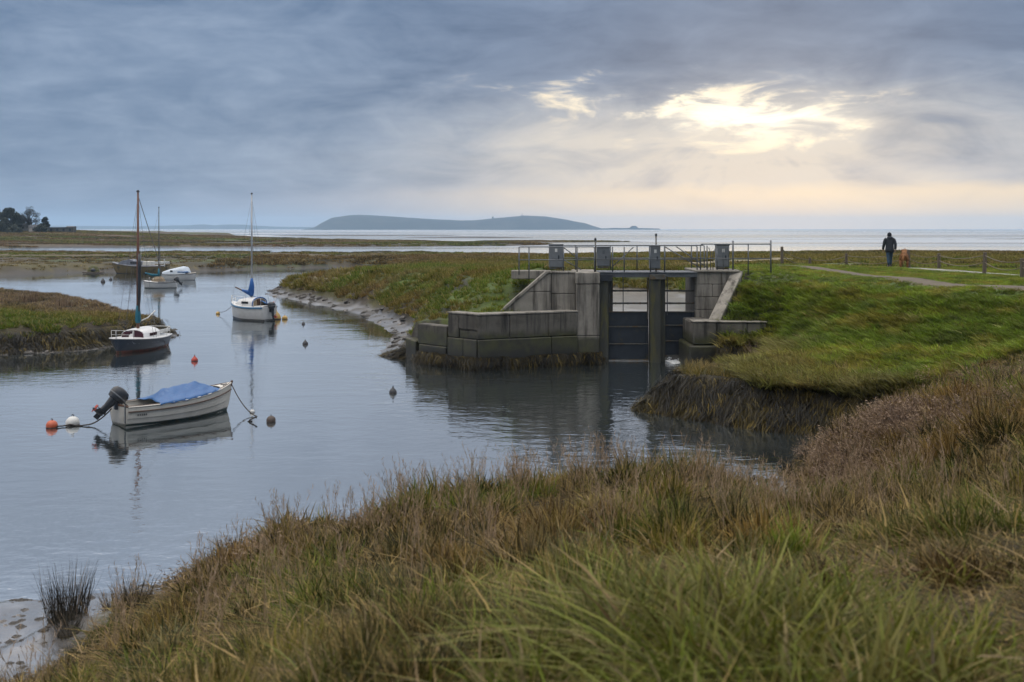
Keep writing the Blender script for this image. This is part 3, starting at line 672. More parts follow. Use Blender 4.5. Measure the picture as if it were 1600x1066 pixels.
def left_abutment():
    t = thing('sluice_abutment', 'grey concrete abutment with raking wall, left of the two gates', 'abutment', (0, 0, 0))
    # square pier beside the gate
    pf, pb = 40.42, 43.6
    for z0, z1 in ((-1.2, 1.14), (1.14, 3.24), (3.24, DECK)):
        MB().box((3.08, (pf + pb) / 2, (z0 + z1) / 2), (0.94 if z1 < 3.3 else 0.98, pb - pf + (0 if z1 < 3.3 else 0.05), z1 - z0 - 0.012)).build('pier_block', M['concrete'], t, bevel=0.025)
    # raking wall: coping and cast panels
    P0, P1 = (-0.6, 40.82), (2.62, 40.82)
    o = lambda pts: [(x + 0.6, z) for x, z in pts]
    wall_piece('panel', t, P0, P1, o([(-0.45, 2.02), (1.60, 2.02), (1.60, 2.90), (0.57, 2.90)]), 0.5, M['concrete'])
    wall_piece('panel', t, P0, P1, o([(1.63, 2.02), (2.60, 2.02), (2.60, 2.82), (1.63, 2.82)]), 0.5, M['concrete'], proud=0.012)
    wall_piece('panel', t, P0, P1, o([(0.60, 2.92), (1.60, 2.92), (1.60, DECK - 0.02), (1.50, DECK - 0.02)]), 0.5, M['concrete'])
    wall_piece('panel', t, P0, P1, o([(1.63, 2.84), (2.60, 2.84), (2.60, DECK - 0.05), (1.63, DECK - 0.05)]), 0.5, M['concrete'], proud=0.02)
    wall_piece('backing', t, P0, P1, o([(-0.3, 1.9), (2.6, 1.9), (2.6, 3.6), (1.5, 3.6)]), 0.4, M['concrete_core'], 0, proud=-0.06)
    cp = [(-0.72, 1.93), (1.40, 3.76), (1.64, 3.76), (1.64, 3.66), (1.47, 3.66), (-0.54, 1.93)]
    wall_piece('coping', t, P0, P1, o(cp), 0.62, M['concrete'], 0.02, proud=0.07)
    wall_piece('coping', t, P0, P1, o([(1.65, DECK - 0.06), (2.61, DECK - 0.06), (2.61, DECK + 0.03), (1.65, DECK + 0.03)]), 0.7, M['concrete'], 0.02, proud=0.06)
    # pad for the railing to the left
    MB().box((0.72, 42.1, 3.55), (1.5, 0.6, 0.36)).build('railing_pad', M['concrete'], t, bevel=0.03)
    # lower wall: long face, corner, short face, broken steps
    A, B, C, D, E_ = (-1.34, 38.72), (2.66, 40.36), (-2.58, 39.85), (-3.9, 41.1), (-4.5, 41.75)
    L = math.dist(A, B)
    top, mid = 2.1, 1.16
    js = [0, 1.36, 3.02, L]
    for k in range(3): wall_piece('block', t, A, B, rect(js[k], js[k + 1], mid, top, 0.008), 0.62, M['concrete_old'], 0.03, proud=(0, 0.01, 0.02)[k])
    js = [0, 3.14, L]
    for k in range(2): wall_piece('block', t, A, B, rect(js[k], js[k + 1], -1.2, mid, 0.008), 0.7, M['concrete_old'], 0.03, proud=0.06)
    wall_piece('coping', t, A, B, [(-0.02, top), (L, top), (L, top + 0.07), (-0.02, top + 0.07)], 0.66, M['concrete'], 0.015, proud=0.03)
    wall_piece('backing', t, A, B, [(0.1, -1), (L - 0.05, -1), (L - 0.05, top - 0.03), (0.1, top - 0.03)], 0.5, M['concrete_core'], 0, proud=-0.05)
    L2 = math.dist(C, A)
    wall_piece('block', t, C, A, rect(0, 0.62, mid, top, 0.008), 0.6, M['concrete_old'], 0.03)
    wall_piece('block', t, C, A, rect(0.62, L2 - 0.02, mid + 0.35, top, 0.008), 0.6, M['concrete_old'], 0.03)
    wall_piece('block', t, C, A, rect(0.62, L2 - 0.02, mid, mid + 0.35, 0.008), 0.6, M['concrete_old'], 0.03, proud=-0.05)
    wall_piece('block', t, C, A, rect(0, L2 * 0.55, -1.2, mid, 0.008), 0.6, M['concrete_old'], 0.03, proud=0.04)
    wall_piece('block', t, C, A, rect(L2 * 0.55, L2 - 0.02, -1.2, mid, 0.008), 0.6, M['concrete_old'], 0.03, proud=0.06)
    wall_piece('coping', t, C, A, [(-0.02, top), (L2 - 0.01, top), (L2 - 0.01, top + 0.065), (-0.02, top + 0.065)], 0.6, M['concrete'], 0.015, proud=0.02)
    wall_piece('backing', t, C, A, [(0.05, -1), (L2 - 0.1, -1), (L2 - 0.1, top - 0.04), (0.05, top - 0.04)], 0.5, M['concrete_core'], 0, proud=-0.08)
    L3 = math.dist(D, C)
    wall_piece('block', t, D, C, rect(0.0, L3 - 0.05, 0.75, 1.58), 0.5, M['concrete_old'], 0.03)
    wall_piece('block', t, D, C, rect(0.12, L3 - 0.05, -1.2, 0.75), 0.55, M['concrete_old'], 0.03, proud=0.05)
    L4 = math.dist(E_, D)
    wall_piece('block', t, E_, D, [(0, -1), (L4 - 0.1, -1), (L4 - 0.14, 0.84), (0.05, 0.92)], 0.5, M['concrete_old'], 0.04)
left_abutment()

def right_abutment():
    t = thing('sluice_abutment', 'pale block masonry abutment at the right end of the footbridge', 'abutment', (0, 0, 0))
    P0, P1 = (7.58, 40.95), (9.3, 40.95)
    rows = [(3.20, DECK, [0, 1.02, 1.72]), (2.68, 3.20, [0, 0.66, 1.30, 1.72]), (2.16, 2.68, [0, 0.36, 0.98, 1.72]), (1.55, 2.16, [0, 0.70, 1.72]), (0.2, 1.55, [0, 0.8, 1.72])]
    for z0, z1, js in rows:
        for a, b in zip(js[:-1], js[1:]):
            wall_piece('block', t, P0, P1, rect(a, b, z0, z1, 0.007), 0.42, M['concrete'], 0.018, proud=random.uniform(-0.004, 0.012))
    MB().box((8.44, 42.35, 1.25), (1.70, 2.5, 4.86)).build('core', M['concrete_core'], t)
    MB().box((8.45, 42.2, DECK + 0.03), (1.82, 2.7, 0.09)).build('coping', M['concrete'], t, bevel=0.02)
    # raking coping that runs down and forward into the lower block
    a, b = Vector((9.28, 41.0, DECK + 0.05)), Vector((7.92, 39.0, 1.93))
    d = (b - a); side = Vector((d.y, -d.x, 0)).normalized() * 0.24
    vs = [a + side, a - side, b - side, b + side]
    MB().add([v for v in vs] + [v - Vector((0, 0, 0.16)) for v in vs], [(0, 1, 2, 3), (7, 6, 5, 4), (0, 4, 5, 1), (1, 5, 6, 2), (2, 6, 7, 3), (3, 7, 4, 0)]).build('coping', M['concrete'], t, bevel=0.02)
    s2 = side * 0.8
    q = [a + s2, a - s2, b - s2, b + s2]
    MB().add([v - Vector((0, 0, 0.14)) for v in q] + [Vector((v.x, v.y, 0)) for v in q], [(0, 1, 2, 3), (7, 6, 5, 4), (0, 4, 5, 1), (1, 5, 6, 2), (2, 6, 7, 3), (3, 7, 4, 0)]).build('wing_wall', M['concrete'], t)
    # lower block
    Q0, Q1 = (7.0, 38.5), (9.85, 38.5)
    wall_piece('block', t, Q0, Q1, rect(0, 0.93, 0.98, 1.86, 0.008), 2.4, M['concrete_old'], 0.05)
    wall_piece('block', t, Q0, Q1, rect(0.93, 2.1, 1.36, 1.84, 0.008), 0.6, M['concrete_old'], 0.03, proud=-0.02)
    wall_piece('block', t, Q0, Q1, rect(2.1, 2.85, 1.36, 1.83, 0.008), 0.6, M['concrete_old'], 0.03, proud=-0.03)
    wall_piece('block', t, Q0, Q1, rect(0.93, 1.65, 0.9, 1.36, 0.008), 0.6, M['concrete_old'], 0.03, proud=-0.04)
    wall_piece('block', t, Q0, Q1, rect(1.65, 2.85, 0.9, 1.36, 0.008), 0.6, M['concrete_old'], 0.03, proud=-0.03)
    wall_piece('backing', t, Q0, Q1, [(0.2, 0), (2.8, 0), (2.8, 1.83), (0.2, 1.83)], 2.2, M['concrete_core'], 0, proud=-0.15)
    wall_piece('block', t, (6.84, 38.34), (9.85, 38.34), rect(0, 1.06, -1.2, 0.98, 0.008), 2.6, M['concrete_old'], 0.05)
    wall_piece('block', t, (6.84, 38.4), (9.85, 38.4), rect(1.06, 2.9, -1.2, 0.9, 0.008), 1.0, M['concrete_old'], 0.05)
    wall_piece('coping', t, Q0, Q1, [(-0.01, 1.865), (2.86, 1.85), (2.86, 1.90), (-0.01, 1.915)], 0.75, M['concrete'], 0.014, proud=0.02)
right_abutment()

def gate(label, x0, x1, z0, tint=0):
    t = thing('sluice_gate', label, 'gate', ((x0 + x1) / 2, 41.35, z0), 0, 'lifting gates of the sluice')
    w = x1 - x0; H = 2.06 - z0
    zs = [0.0, H * 0.34, H * 0.69, H]
    for a, b in zip(zs[:-1], zs[1:]):
        MB().box((0, 0, (a + b) / 2), (w, 0.07, b - a - 0.02)).build('panel', M['gate_steel'], t, bevel=0.006)
    for i, z in enumerate(zs):
        MB().box((0, -0.055, min(max(z, 0.03), H - 0.02)), (w - 0.02, 0.11, 0.045)).build('rib', M['gate_rib'], t, bevel=0.006)
    for x in (-w / 2 + 0.04, w / 2 - 0.04):
        MB().box((x, -0.04, H / 2), (0.07, 0.09, H)).build('stile', M['gate_steel'], t, bevel=0.006)
    return t
gate('closed dark steel sluice gate between left pier and centre post', 3.98, 5.66, 0.02)
gate('raised dark steel sluice gate with white water under it', 6.34, 7.56, 0.20)

def gate_frame():
    t = thing('gate_frame', 'dark weedy posts and cross rails that guide the sluice gates', 'frame', (0, 0, 0))
    MB().box((3.76, 41.1, 1.2), (0.40, 0.62, 4.66)).build('post', M['wet_timber'], t, bevel=0.02)
    MB().box((5.88, 41.0, 1.2), (0.44, 0.5, 4.66)).build('post', M['wet_timber'], t, bevel=0.02)
    MB().box((6.22, 41.35, 1.2), (0.22, 0.5, 4.66)).build('post', M['wet_timber'], t, bevel=0.02)
    MB().box((4.05, 41.40, 2.75), (0.07, 0.12, 1.45)).build('guide', M['gate_rib'], t, bevel=0.006)
    MB().box((4.16, 41.62, 2.75), (0.10, 0.12, 1.45)).build('guide', M['gate_rib'], t, bevel=0.006)
    MB().box((6.36, 41.62, 2.75), (0.06, 0.12, 1.45)).build('guide', M['gate_rib'], t, bevel=0.006)
    MB().box((5.62, 41.25, 2.6), (0.05, 0.1, 1.7)).build('guide', M['gate_rib'], t, bevel=0.006)
    for x0, x1 in ((3.97, 5.68), (6.32, 7.59)):
        for z in (2.90, 2.38):
            MB().box(((x0 + x1) / 2, 41.5, z), (x1 - x0, 0.06, 0.075)).build('cross_rail', M['gate_rib'], t, bevel=0.008)
            for k in range(3): MB().box((x0 + (x1 - x0) * (0.2 + 0.3 * k), 41.46, z), (0.03, 0.03, 0.10)).build('bolt', M['gate_rib'], t)
    MB().tube([(6.44, 41.3, 1.9), (6.44, 41.3, 3.5)], 0.02).build('lifting_rod', M['galv'], t)
    MB().tube([(4.62, 41.4, 2.0), (4.62, 41.4, 3.5)], 0.018).build('lifting_rod', M['galv'], t)
gate_frame()

def bridge():
    t = thing('footbridge', 'grey steel footbridge deck over the sluice gates', 'footbridge', (5.57, 41.7, 3.5))
    for y in (-0.92, 0.92):
        MB().box((0, y, 0.10), (4.04, 0.05, 0.20)).build('edge_beam', M['galv'], t, bevel=0.006)
        MB().box((0, y - 0.04 * (1 if y < 0 else -1), 0.19), (4.04, 0.10, 0.02)).build('flange', M['galv'], t)
    n = 16
    for k in range(n):
        MB().box((-2.02 + 4.04 * (k + 0.5) / n, 0, 0.19), (4.04 / n - 0.02, 1.78, 0.03)).build('deck_plate', M['galv'], t)
    MB().box((-1.72, -1.02, -0.02), (0.5, 0.10, 0.26)).build('bracket', M['gate_steel'], t, bevel=0.006)
    MB().box((0.38, -1.0, 0.02), (0.66, 0.10, 0.2)).build('bracket', M['gate_rib'], t, bevel=0.006)
bridge()

def cabinet(label, x, y, w, h, z=DECK + 0.08, lean=0.0):
    t = thing('control_cabinet', label, 'cabinet', (x, y, z), lean, 'grey control cabinets on the sluice')
    d = 0.42
    MB().box((0, 0, h / 2 + 0.04), (w, d, h - 0.08)).build('body', M['cabinet'], t, bevel=0.012)
    MB().box((0, 0, 0.03), (w * 0.86, d * 0.86, 0.06)).build('plinth', M['gate_rib'], t)
    MB().box((0, 0, h + 0.015), (w + 0.05, d + 0.05, 0.04)).build('lid', M['cabinet'], t, bevel=0.01)
    dr = MB().box((0, -d / 2 - 0.012, h / 2 + 0.03), (w - 0.05, 0.022, h - 0.16)).build('door', M['cabinet'], t, bevel=0.006)
    MB().box((w * 0.18, -d / 2 - 0.035, h * 0.5), (0.05, 0.03, 0.16)).build('handle', M['gate_steel'], dr, bevel=0.006)
    MB().box((0, -d / 2 - 0.028, h * 0.78), (0.10, 0.006, 0.14)).build('plate', M['white_tube'] if lean == 0 else M['galv'], dr)
    for k in (0.25, 0.75): MB().tube([(-w / 2 + 0.02, -d / 2 - 0.02, h * k), (-w / 2 + 0.02, -d / 2 - 0.02, h * k + 0.08)], 0.012).build('hinge', M['galv'], dr)
    return t
cabinet('grey control cabinet on the left abutment, leftmost of four', 1.84, 41.75, 0.58, 1.02)
cabinet('grey control cabinet at left end of the bridge with dark handle', 3.78, 41.35, 0.52, 0.86, DECK + 0.14, 0.001)
cabinet('tall grey control cabinet above the centre gate post', 5.92, 41.35, 0.42, 1.02, DECK + 0.05)
cabinet('grey control cabinet on the right abutment, rightmost of four', 8.84, 41.9, 0.52, 1.0)

def railing(label, y, xs, tops, ends, braces=(), low=None, bars=()):
    t = thing('railing', label, 'railing', (xs[0], y, DECK), 0, 'galvanised railings of the sluice')
    x0 = xs[0]
    for i, (x, tp) in enumerate(zip(xs, tops)):
        b = (low or {}).get(i, 0.0)
        MB().tube([(x - x0, 0, b), (x - x0, 0, tp)], 0.026 if tp < 1.15 else 0.036, 8).build('post', M['galv'], t, smooth=True)
    for (a, b, z) in ends:
        MB().tube([(a - x0 , 0, z - 0.05), (a - x0 + 0.05, 0, z), (b - x0 - 0.05, 0, z), (b - x0, 0, z - 0.05)], 0.024, 8).build('rail', M['galv'], t, smooth=True)
        MB().tube([(a - x0, 0, z * 0.48), (b - x0, 0, z * 0.48)], 0.02, 8).build('rail', M['galv'], t, smooth=True)
    for (xa, za, xb, zb) in braces:
        MB().tube([(xa - x0, 0.04, za), (xb - x0, 0.04, zb)], 0.022, 8).build('brace', M['galv'], t, smooth=True)
    for (xa, xb) in bars:
        MB().tube([(xa - x0, 0.02, 0.05), (xa - x0, 0.02, 0.8), (xb - x0, 0.02, 1.0)], 0.016, 6).build('bar', M['galv'], t, smooth=True)
    return t
railing('front railing along the left abutment and the footbridge edge', 41.0, [0.29, 0.70, 2.12, 2.68, 3.40, 4.14, 4.62, 5.70, 6.28, 7.62],
        [1.03] * 10, [(0.29, 3.40, 1.03), (3.42, 7.62, 1.08)], low={0: -0.12, 1: -0.3})
railing('rear railing of the footbridge with diagonal braces', 43.0, [2.15, 2.75, 3.6, 4.25, 5.4, 6.6, 7.75, 8.3],
        [1.05] * 8, [(2.15, 8.3, 1.06)], [(2.2, 0.98, 3.0, 0.4), (2.2, 0.45, 3.0, 0.0), (4.3, 0.1, 5.25, 0.98), (3.7, 0.55, 4.2, 1.0), (6.6, 1.0, 8.2, 0.05), (7.1, 1.0, 8.5, 0.05)])
railing('right hand railing running from the bridge onto the grass', 41.1, [7.78, 8.05, 8.46, 9.12, 9.75, 10.68],
        [1.08, 1.08, 0.98, 1.28, 1.14, 1.30], [(7.78, 10.68, 1.14)], low={4: -0.1, 5: -0.15}, bars=((8.2, 8.12), (8.3, 8.42), (8.72, 8.72), (8.95, 8.95)))
for x, top, lab in ((3.45, 5.02, 'slim dark gauge post at the left end of the bridge'), (5.96, 5.20, 'tall thin gauge post above the centre gate')):
    t = thing('gauge_post', lab, 'post', (x, 41.2, DECK), 0)
    MB().tube([(0, 0, 0), (0, 0, top - DECK)], 0.03, 8).build('shaft', M['gate_rib'], t, smooth=True)
    MB().lathe([(0.045, top - DECK - 0.02), (0.05, top - DECK + 0.05), (0.02, top - DECK + 0.09)], 8).build('cap', M['gate_steel'], t)

# white water under the raised gate
def foam():
    V, Fc = [], []
    rg = random.Random(5); mb = MB()
    for k in range(150):
        x = rg.uniform(6.42, 7.5); y = 41.2 - abs(rg.gauss(0, 0.5)); s = rg.uniform(0.02, 0.075)
        mb.lathe([(s * 0.3, -0.02), (s, 0.0), (s * 0.8, s * 0.45), (s * 0.25, s * 0.7)], 7, (x, y, 0.01), sq=(rg.uniform(0.9, 2.2), 1))
    for k in range(34):
        x = rg.uniform(6.4, 7.5); z = rg.uniform(0, 0.2); s = rg.uniform(0.015, 0.04)
        mb.lathe([(s * 0.3, -s), (s, 0.0), (s * 0.3, s)], 6, (x, 41.28 - rg.uniform(0, 0.1), z))
    for k in range(0):     # flecks carried down the creek
        a = rg.uniform(0, 1) ** 1.6; x = 5.5 + rg.gauss(0, 1.6) - a * 4; y = 40.2 - a * 9 + rg.gauss(0, 0.5); s = rg.uniform(0.006, 0.018)
        if x > 6.4: continue
        mb.lathe([(s * 0.5, -0.01), (s, 0.004), (s * 0.5, 0.012)], 6, (x, y, 0.002), sq=(rg.uniform(1, 4), 1))
    tag(mb.build('foam', M['foam'], smooth=True), 'white foam churned up under the raised gate', 'foam', kind='stuff')
foam()

# ------------------------------------------------------------------ rope fence on the dyke
def fence():
    ps = [(1222, 415, 1.03), (1265, 411, 0.78), (1323, 410, 0.98), (1420, 419, 0.93), (1467, 420, 0.80), (1538, 429, 0.97), (1597, 435, 0.80), (1668, 446, 0.98)]
    P = []
    for px, py, h in ps:
        Y = 2.0 * F / (py - 357); X = (px - 800) * Y / F
        P.append((X, Y, float(height(np.array([X]), np.array([Y]))[0]), h))
    t = thing('rope_fence', 'low timber post and rope fence beside the dyke path', 'fence', (P[0][0], P[0][1], P[0][2]))
    o = Vector((P[0][0], P[0][1], P[0][2]))
    for X, Y, Z, h in P:
        b = Vector((X, Y, Z)) - o; r = 0.085; ln = random.uniform(-0.03, 0.03)
        MB().lathe([(r * 1.02, -0.3), (r, 0), (r * 0.96, h * 0.6), (r * 0.93, h - 0.03), (r * 0.7, h)], 9, b, Euler((ln, ln, 0)).to_matrix()).build('post', M['timber'], t, smooth=False)
    for (a, b) in zip(P[:-1], P[1:]):
        for fr, sag in ((0.86, 0.16), (0.55, 0.22)):
            A = Vector((a[0], a[1], a[2] + a[3] * fr)) - o; B = Vector((b[0], b[1], b[2] + b[3] * fr)) - o
            pts = [A.lerp(B, s / 12) - Vector((0, 0, sag * 4 * (s / 12) * (1 - s / 12))) for s in range(13)]
            MB().tube(pts, 0.018, 6).build('rope', M['rope'], t, smooth=True)
fence()

# ------------------------------------------------------------------ boats
class Hull:
    """lines of a small boat: u runs from stern 0 to bow 1, v from keel 0 to sheer 1; bow towards +x, waterline z = 0"""
    def __init__(s, L, B, zs, zb, dip=0.0, draft=0.22, tf=0.8, rake=0.3, full=0.42, flat=1.5, bowp=2.2, mid=0.45, zkt=0.0):
        s.__dict__.update(locals())
    def b(s, u):
        if u < s.mid:
            k = u / s.mid; k = 1 - (1 - k) ** 2
            return s.B / 2 * (s.tf + (1 - s.tf) * k)
        return s.B / 2 * max(0.0, 1 - ((u - s.mid) / (1 - s.mid)) ** s.bowp)
    def zsheer(s, u): return s.zs + (s.zb - s.zs) * u ** 2.2 - s.dip * math.sin(math.pi * u)
    def p(s, u, v, side=1, off=0.0):
        zk = -s.draft + s.zkt * (1 - u) ** 2
        zs = s.zsheer(u); f = s.full + (0.95 - s.full) * max(0, (u - 0.55) / 0.45) ** 1.5
        y = s.b(u) * (v ** f if v > 0 else 0.0); z = zk + (zs - zk) * v ** s.flat
        x = s.L * u - (1 - v) ** 1.4 * s.rake * u ** 5
        return Vector((x - s.L / 2, side * (y + (off if v > 0 or off < 0 else 0)), z))
def shell(h, v0, v1, nu=26, nv=8, off=0.0, transom=True, inner=0.0, u1=1.0):
    mb = MB(); us = [u1 * i / nu for i in range(nu + 1)]; vs = [v0 + (v1 - v0) * j / nv for j in range(nv + 1)]
    for sd in (1, -1):
        mb.grid([[h.p(u, v, sd, off) for v in vs] for u in us], flip=sd > 0)
    if transom:
        a = [h.p(0, v, 1, off) for v in vs]; c = [h.p(0, v, -1, off) for v in vs]
        mb.grid([a, c])
    return mb
def band(h, v0, v1, off0, off1, side, nu=26, th=0.014):
    """one strake: a thin strip with its lower edge proud"""
    us = [i / nu for i in range(nu + 1)]
    def pt(u, v, o):
        q = h.p(u, v, side); k = min(1.0, (1 - u) * 12)
        return q + Vector((0, side * o * (0.25 + 0.75 * k), 0))
    rows = [[pt(u, v0, off0) for u in us], [pt(u, v1, off1) for u in us], [pt(u, v1, off1 - th) for u in us], [pt(u, v0, off0 - th) for u in us], [pt(u, v0, off0) for u in us]]
    return MB().grid(rows)
def rail_strip(h, v, r, side, off=0.01, nu=26, u0=0.0, u1=1.0, dz=0.0):
    return MB().tube([h.p(u0 + (u1 - u0) * i / nu, v, side, off) + Vector((0, 0, dz)) for i in range(nu + 1)], r, 6)
def deck_mb(h, u0, u1, camber=0.05, inset=0.02, nu=18, v=1.0, dz=0.0):
    rows = []
    for i in range(nu + 1):
        u = u0 + (u1 - u0) * i / nu; a, c = h.p(u, v, 1), h.p(u, v, -1)
        rows.append([a.lerp(c, t) + Vector((0, 0, dz + camber * 4 * t * (1 - t))) for t in (0, .15, .3, .5, .7, .85, 1)])
    return MB().grid(rows)
def outboard(parent, loc, tilt, s=1.0, label=None, yaw=0.0):
    """tilted about its clamp: cowl above the transom, leg swung up and aft (-x)"""
    e = bpy.data.objects.new('outboard_motor', None); COL.objects.link(e); e.parent = parent; e.location = loc; e.scale = (s, s, s)
    e.rotation_euler = (0, 0, yaw)
    if label: e['label'] = label
    T = Euler((0, tilt, 0)).to_matrix()
    def rot(mb): mb.v = [tuple(T @ Vector(v)) for v in mb.v]; return mb
    c = MB()
    prof = [(0.11, 0.08), (0.19, 0.11), (0.215, 0.24), (0.21, 0.36), (0.165, 0.45), (0.07, 0.49)]
    c.lathe(prof, 14, (-0.10, 0, 0), sq=(1.35, 0.82)); smooth_by_angle(rot(c).build('cowl', M['outboard'], e), 50)
    st = MB().lathe([(0.213, 0.215), (0.2185, 0.225), (0.2185, 0.245), (0.214, 0.255)], 14, (-0.10, 0, 0), sq=(1.36, 0.83)); rot(st).build('stripe', M['outboard_grey'], e)
    l = MB(); rows = []
    for z, wx, wy, ox in ((0.12, 0.16, 0.11, -0.12), (-0.03, 0.13, 0.085, -0.13), (-0.18, 0.105, 0.055, -0.14), (-0.31, 0.11, 0.045, -0.15), (-0.40, 0.15, 0.05, -0.16)):
        rows.append([(ox + wx * math.cos(a), wy * math.sin(a), z) for a in [2 * math.pi * k / 10 for k in range(11)]])
    l.grid(rows); rot(l).build('leg', M['outboard'], e, smooth=True)
    g = MB().lathe([(0.012, -0.25), (0.045, -0.2), (0.055, -0.05), (0.05, 0.08), (0.02, 0.12)], 10, (-0.18, 0, -0.44), Euler((0, R(90), 0)).to_matrix())
    g.box((-0.16, 0, -0.54), (0.16, 0.014, 0.17)); g.box((-0.20, 0, -0.34), (0.30, 0.16, 0.015)); rot(g).build('gearcase', M['outboard'], e, smooth=False)
    p = MB()
    for k in range(3):
        a = R(120 * k); p.box((-0.37, 0.075 * math.sin(a), -0.44 + 0.075 * math.cos(a)), (0.02, 0.08, 0.13), Euler((a, 0, 0)).to_matrix() @ Euler((0, 0, 0.5)).to_matrix())
    rot(p).build('propeller', M['red'] if s > 0.9 else M['outboard_grey'], e)
    MB().box((0.03, 0, -0.02), (0.09, 0.17, 0.24)).build('clamp', M['outboard'], e, bevel=0.01)
    th = MB().tube([(-0.02, 0, 0.17), (0.18, 0.04, 0.20), (0.42, 0.06, 0.20)], [0.022, 0.02, 0.028], 8); rot(th).build('tiller', M['outboard'], e, smooth=True)
    return e

def rope_obj(name, label, a, b, sag, r, m, cat='rope', n=16, group=None):
    a, b = Vector(a), Vector(b)
    pts = [a.lerp(b, i / n) - Vector((0, 0, sag * 4 * (i / n) * (1 - i / n))) for i in range(n + 1)]
    return tag(MB().tube(pts, r, 6).build(name, m, smooth=True), label, cat, group)

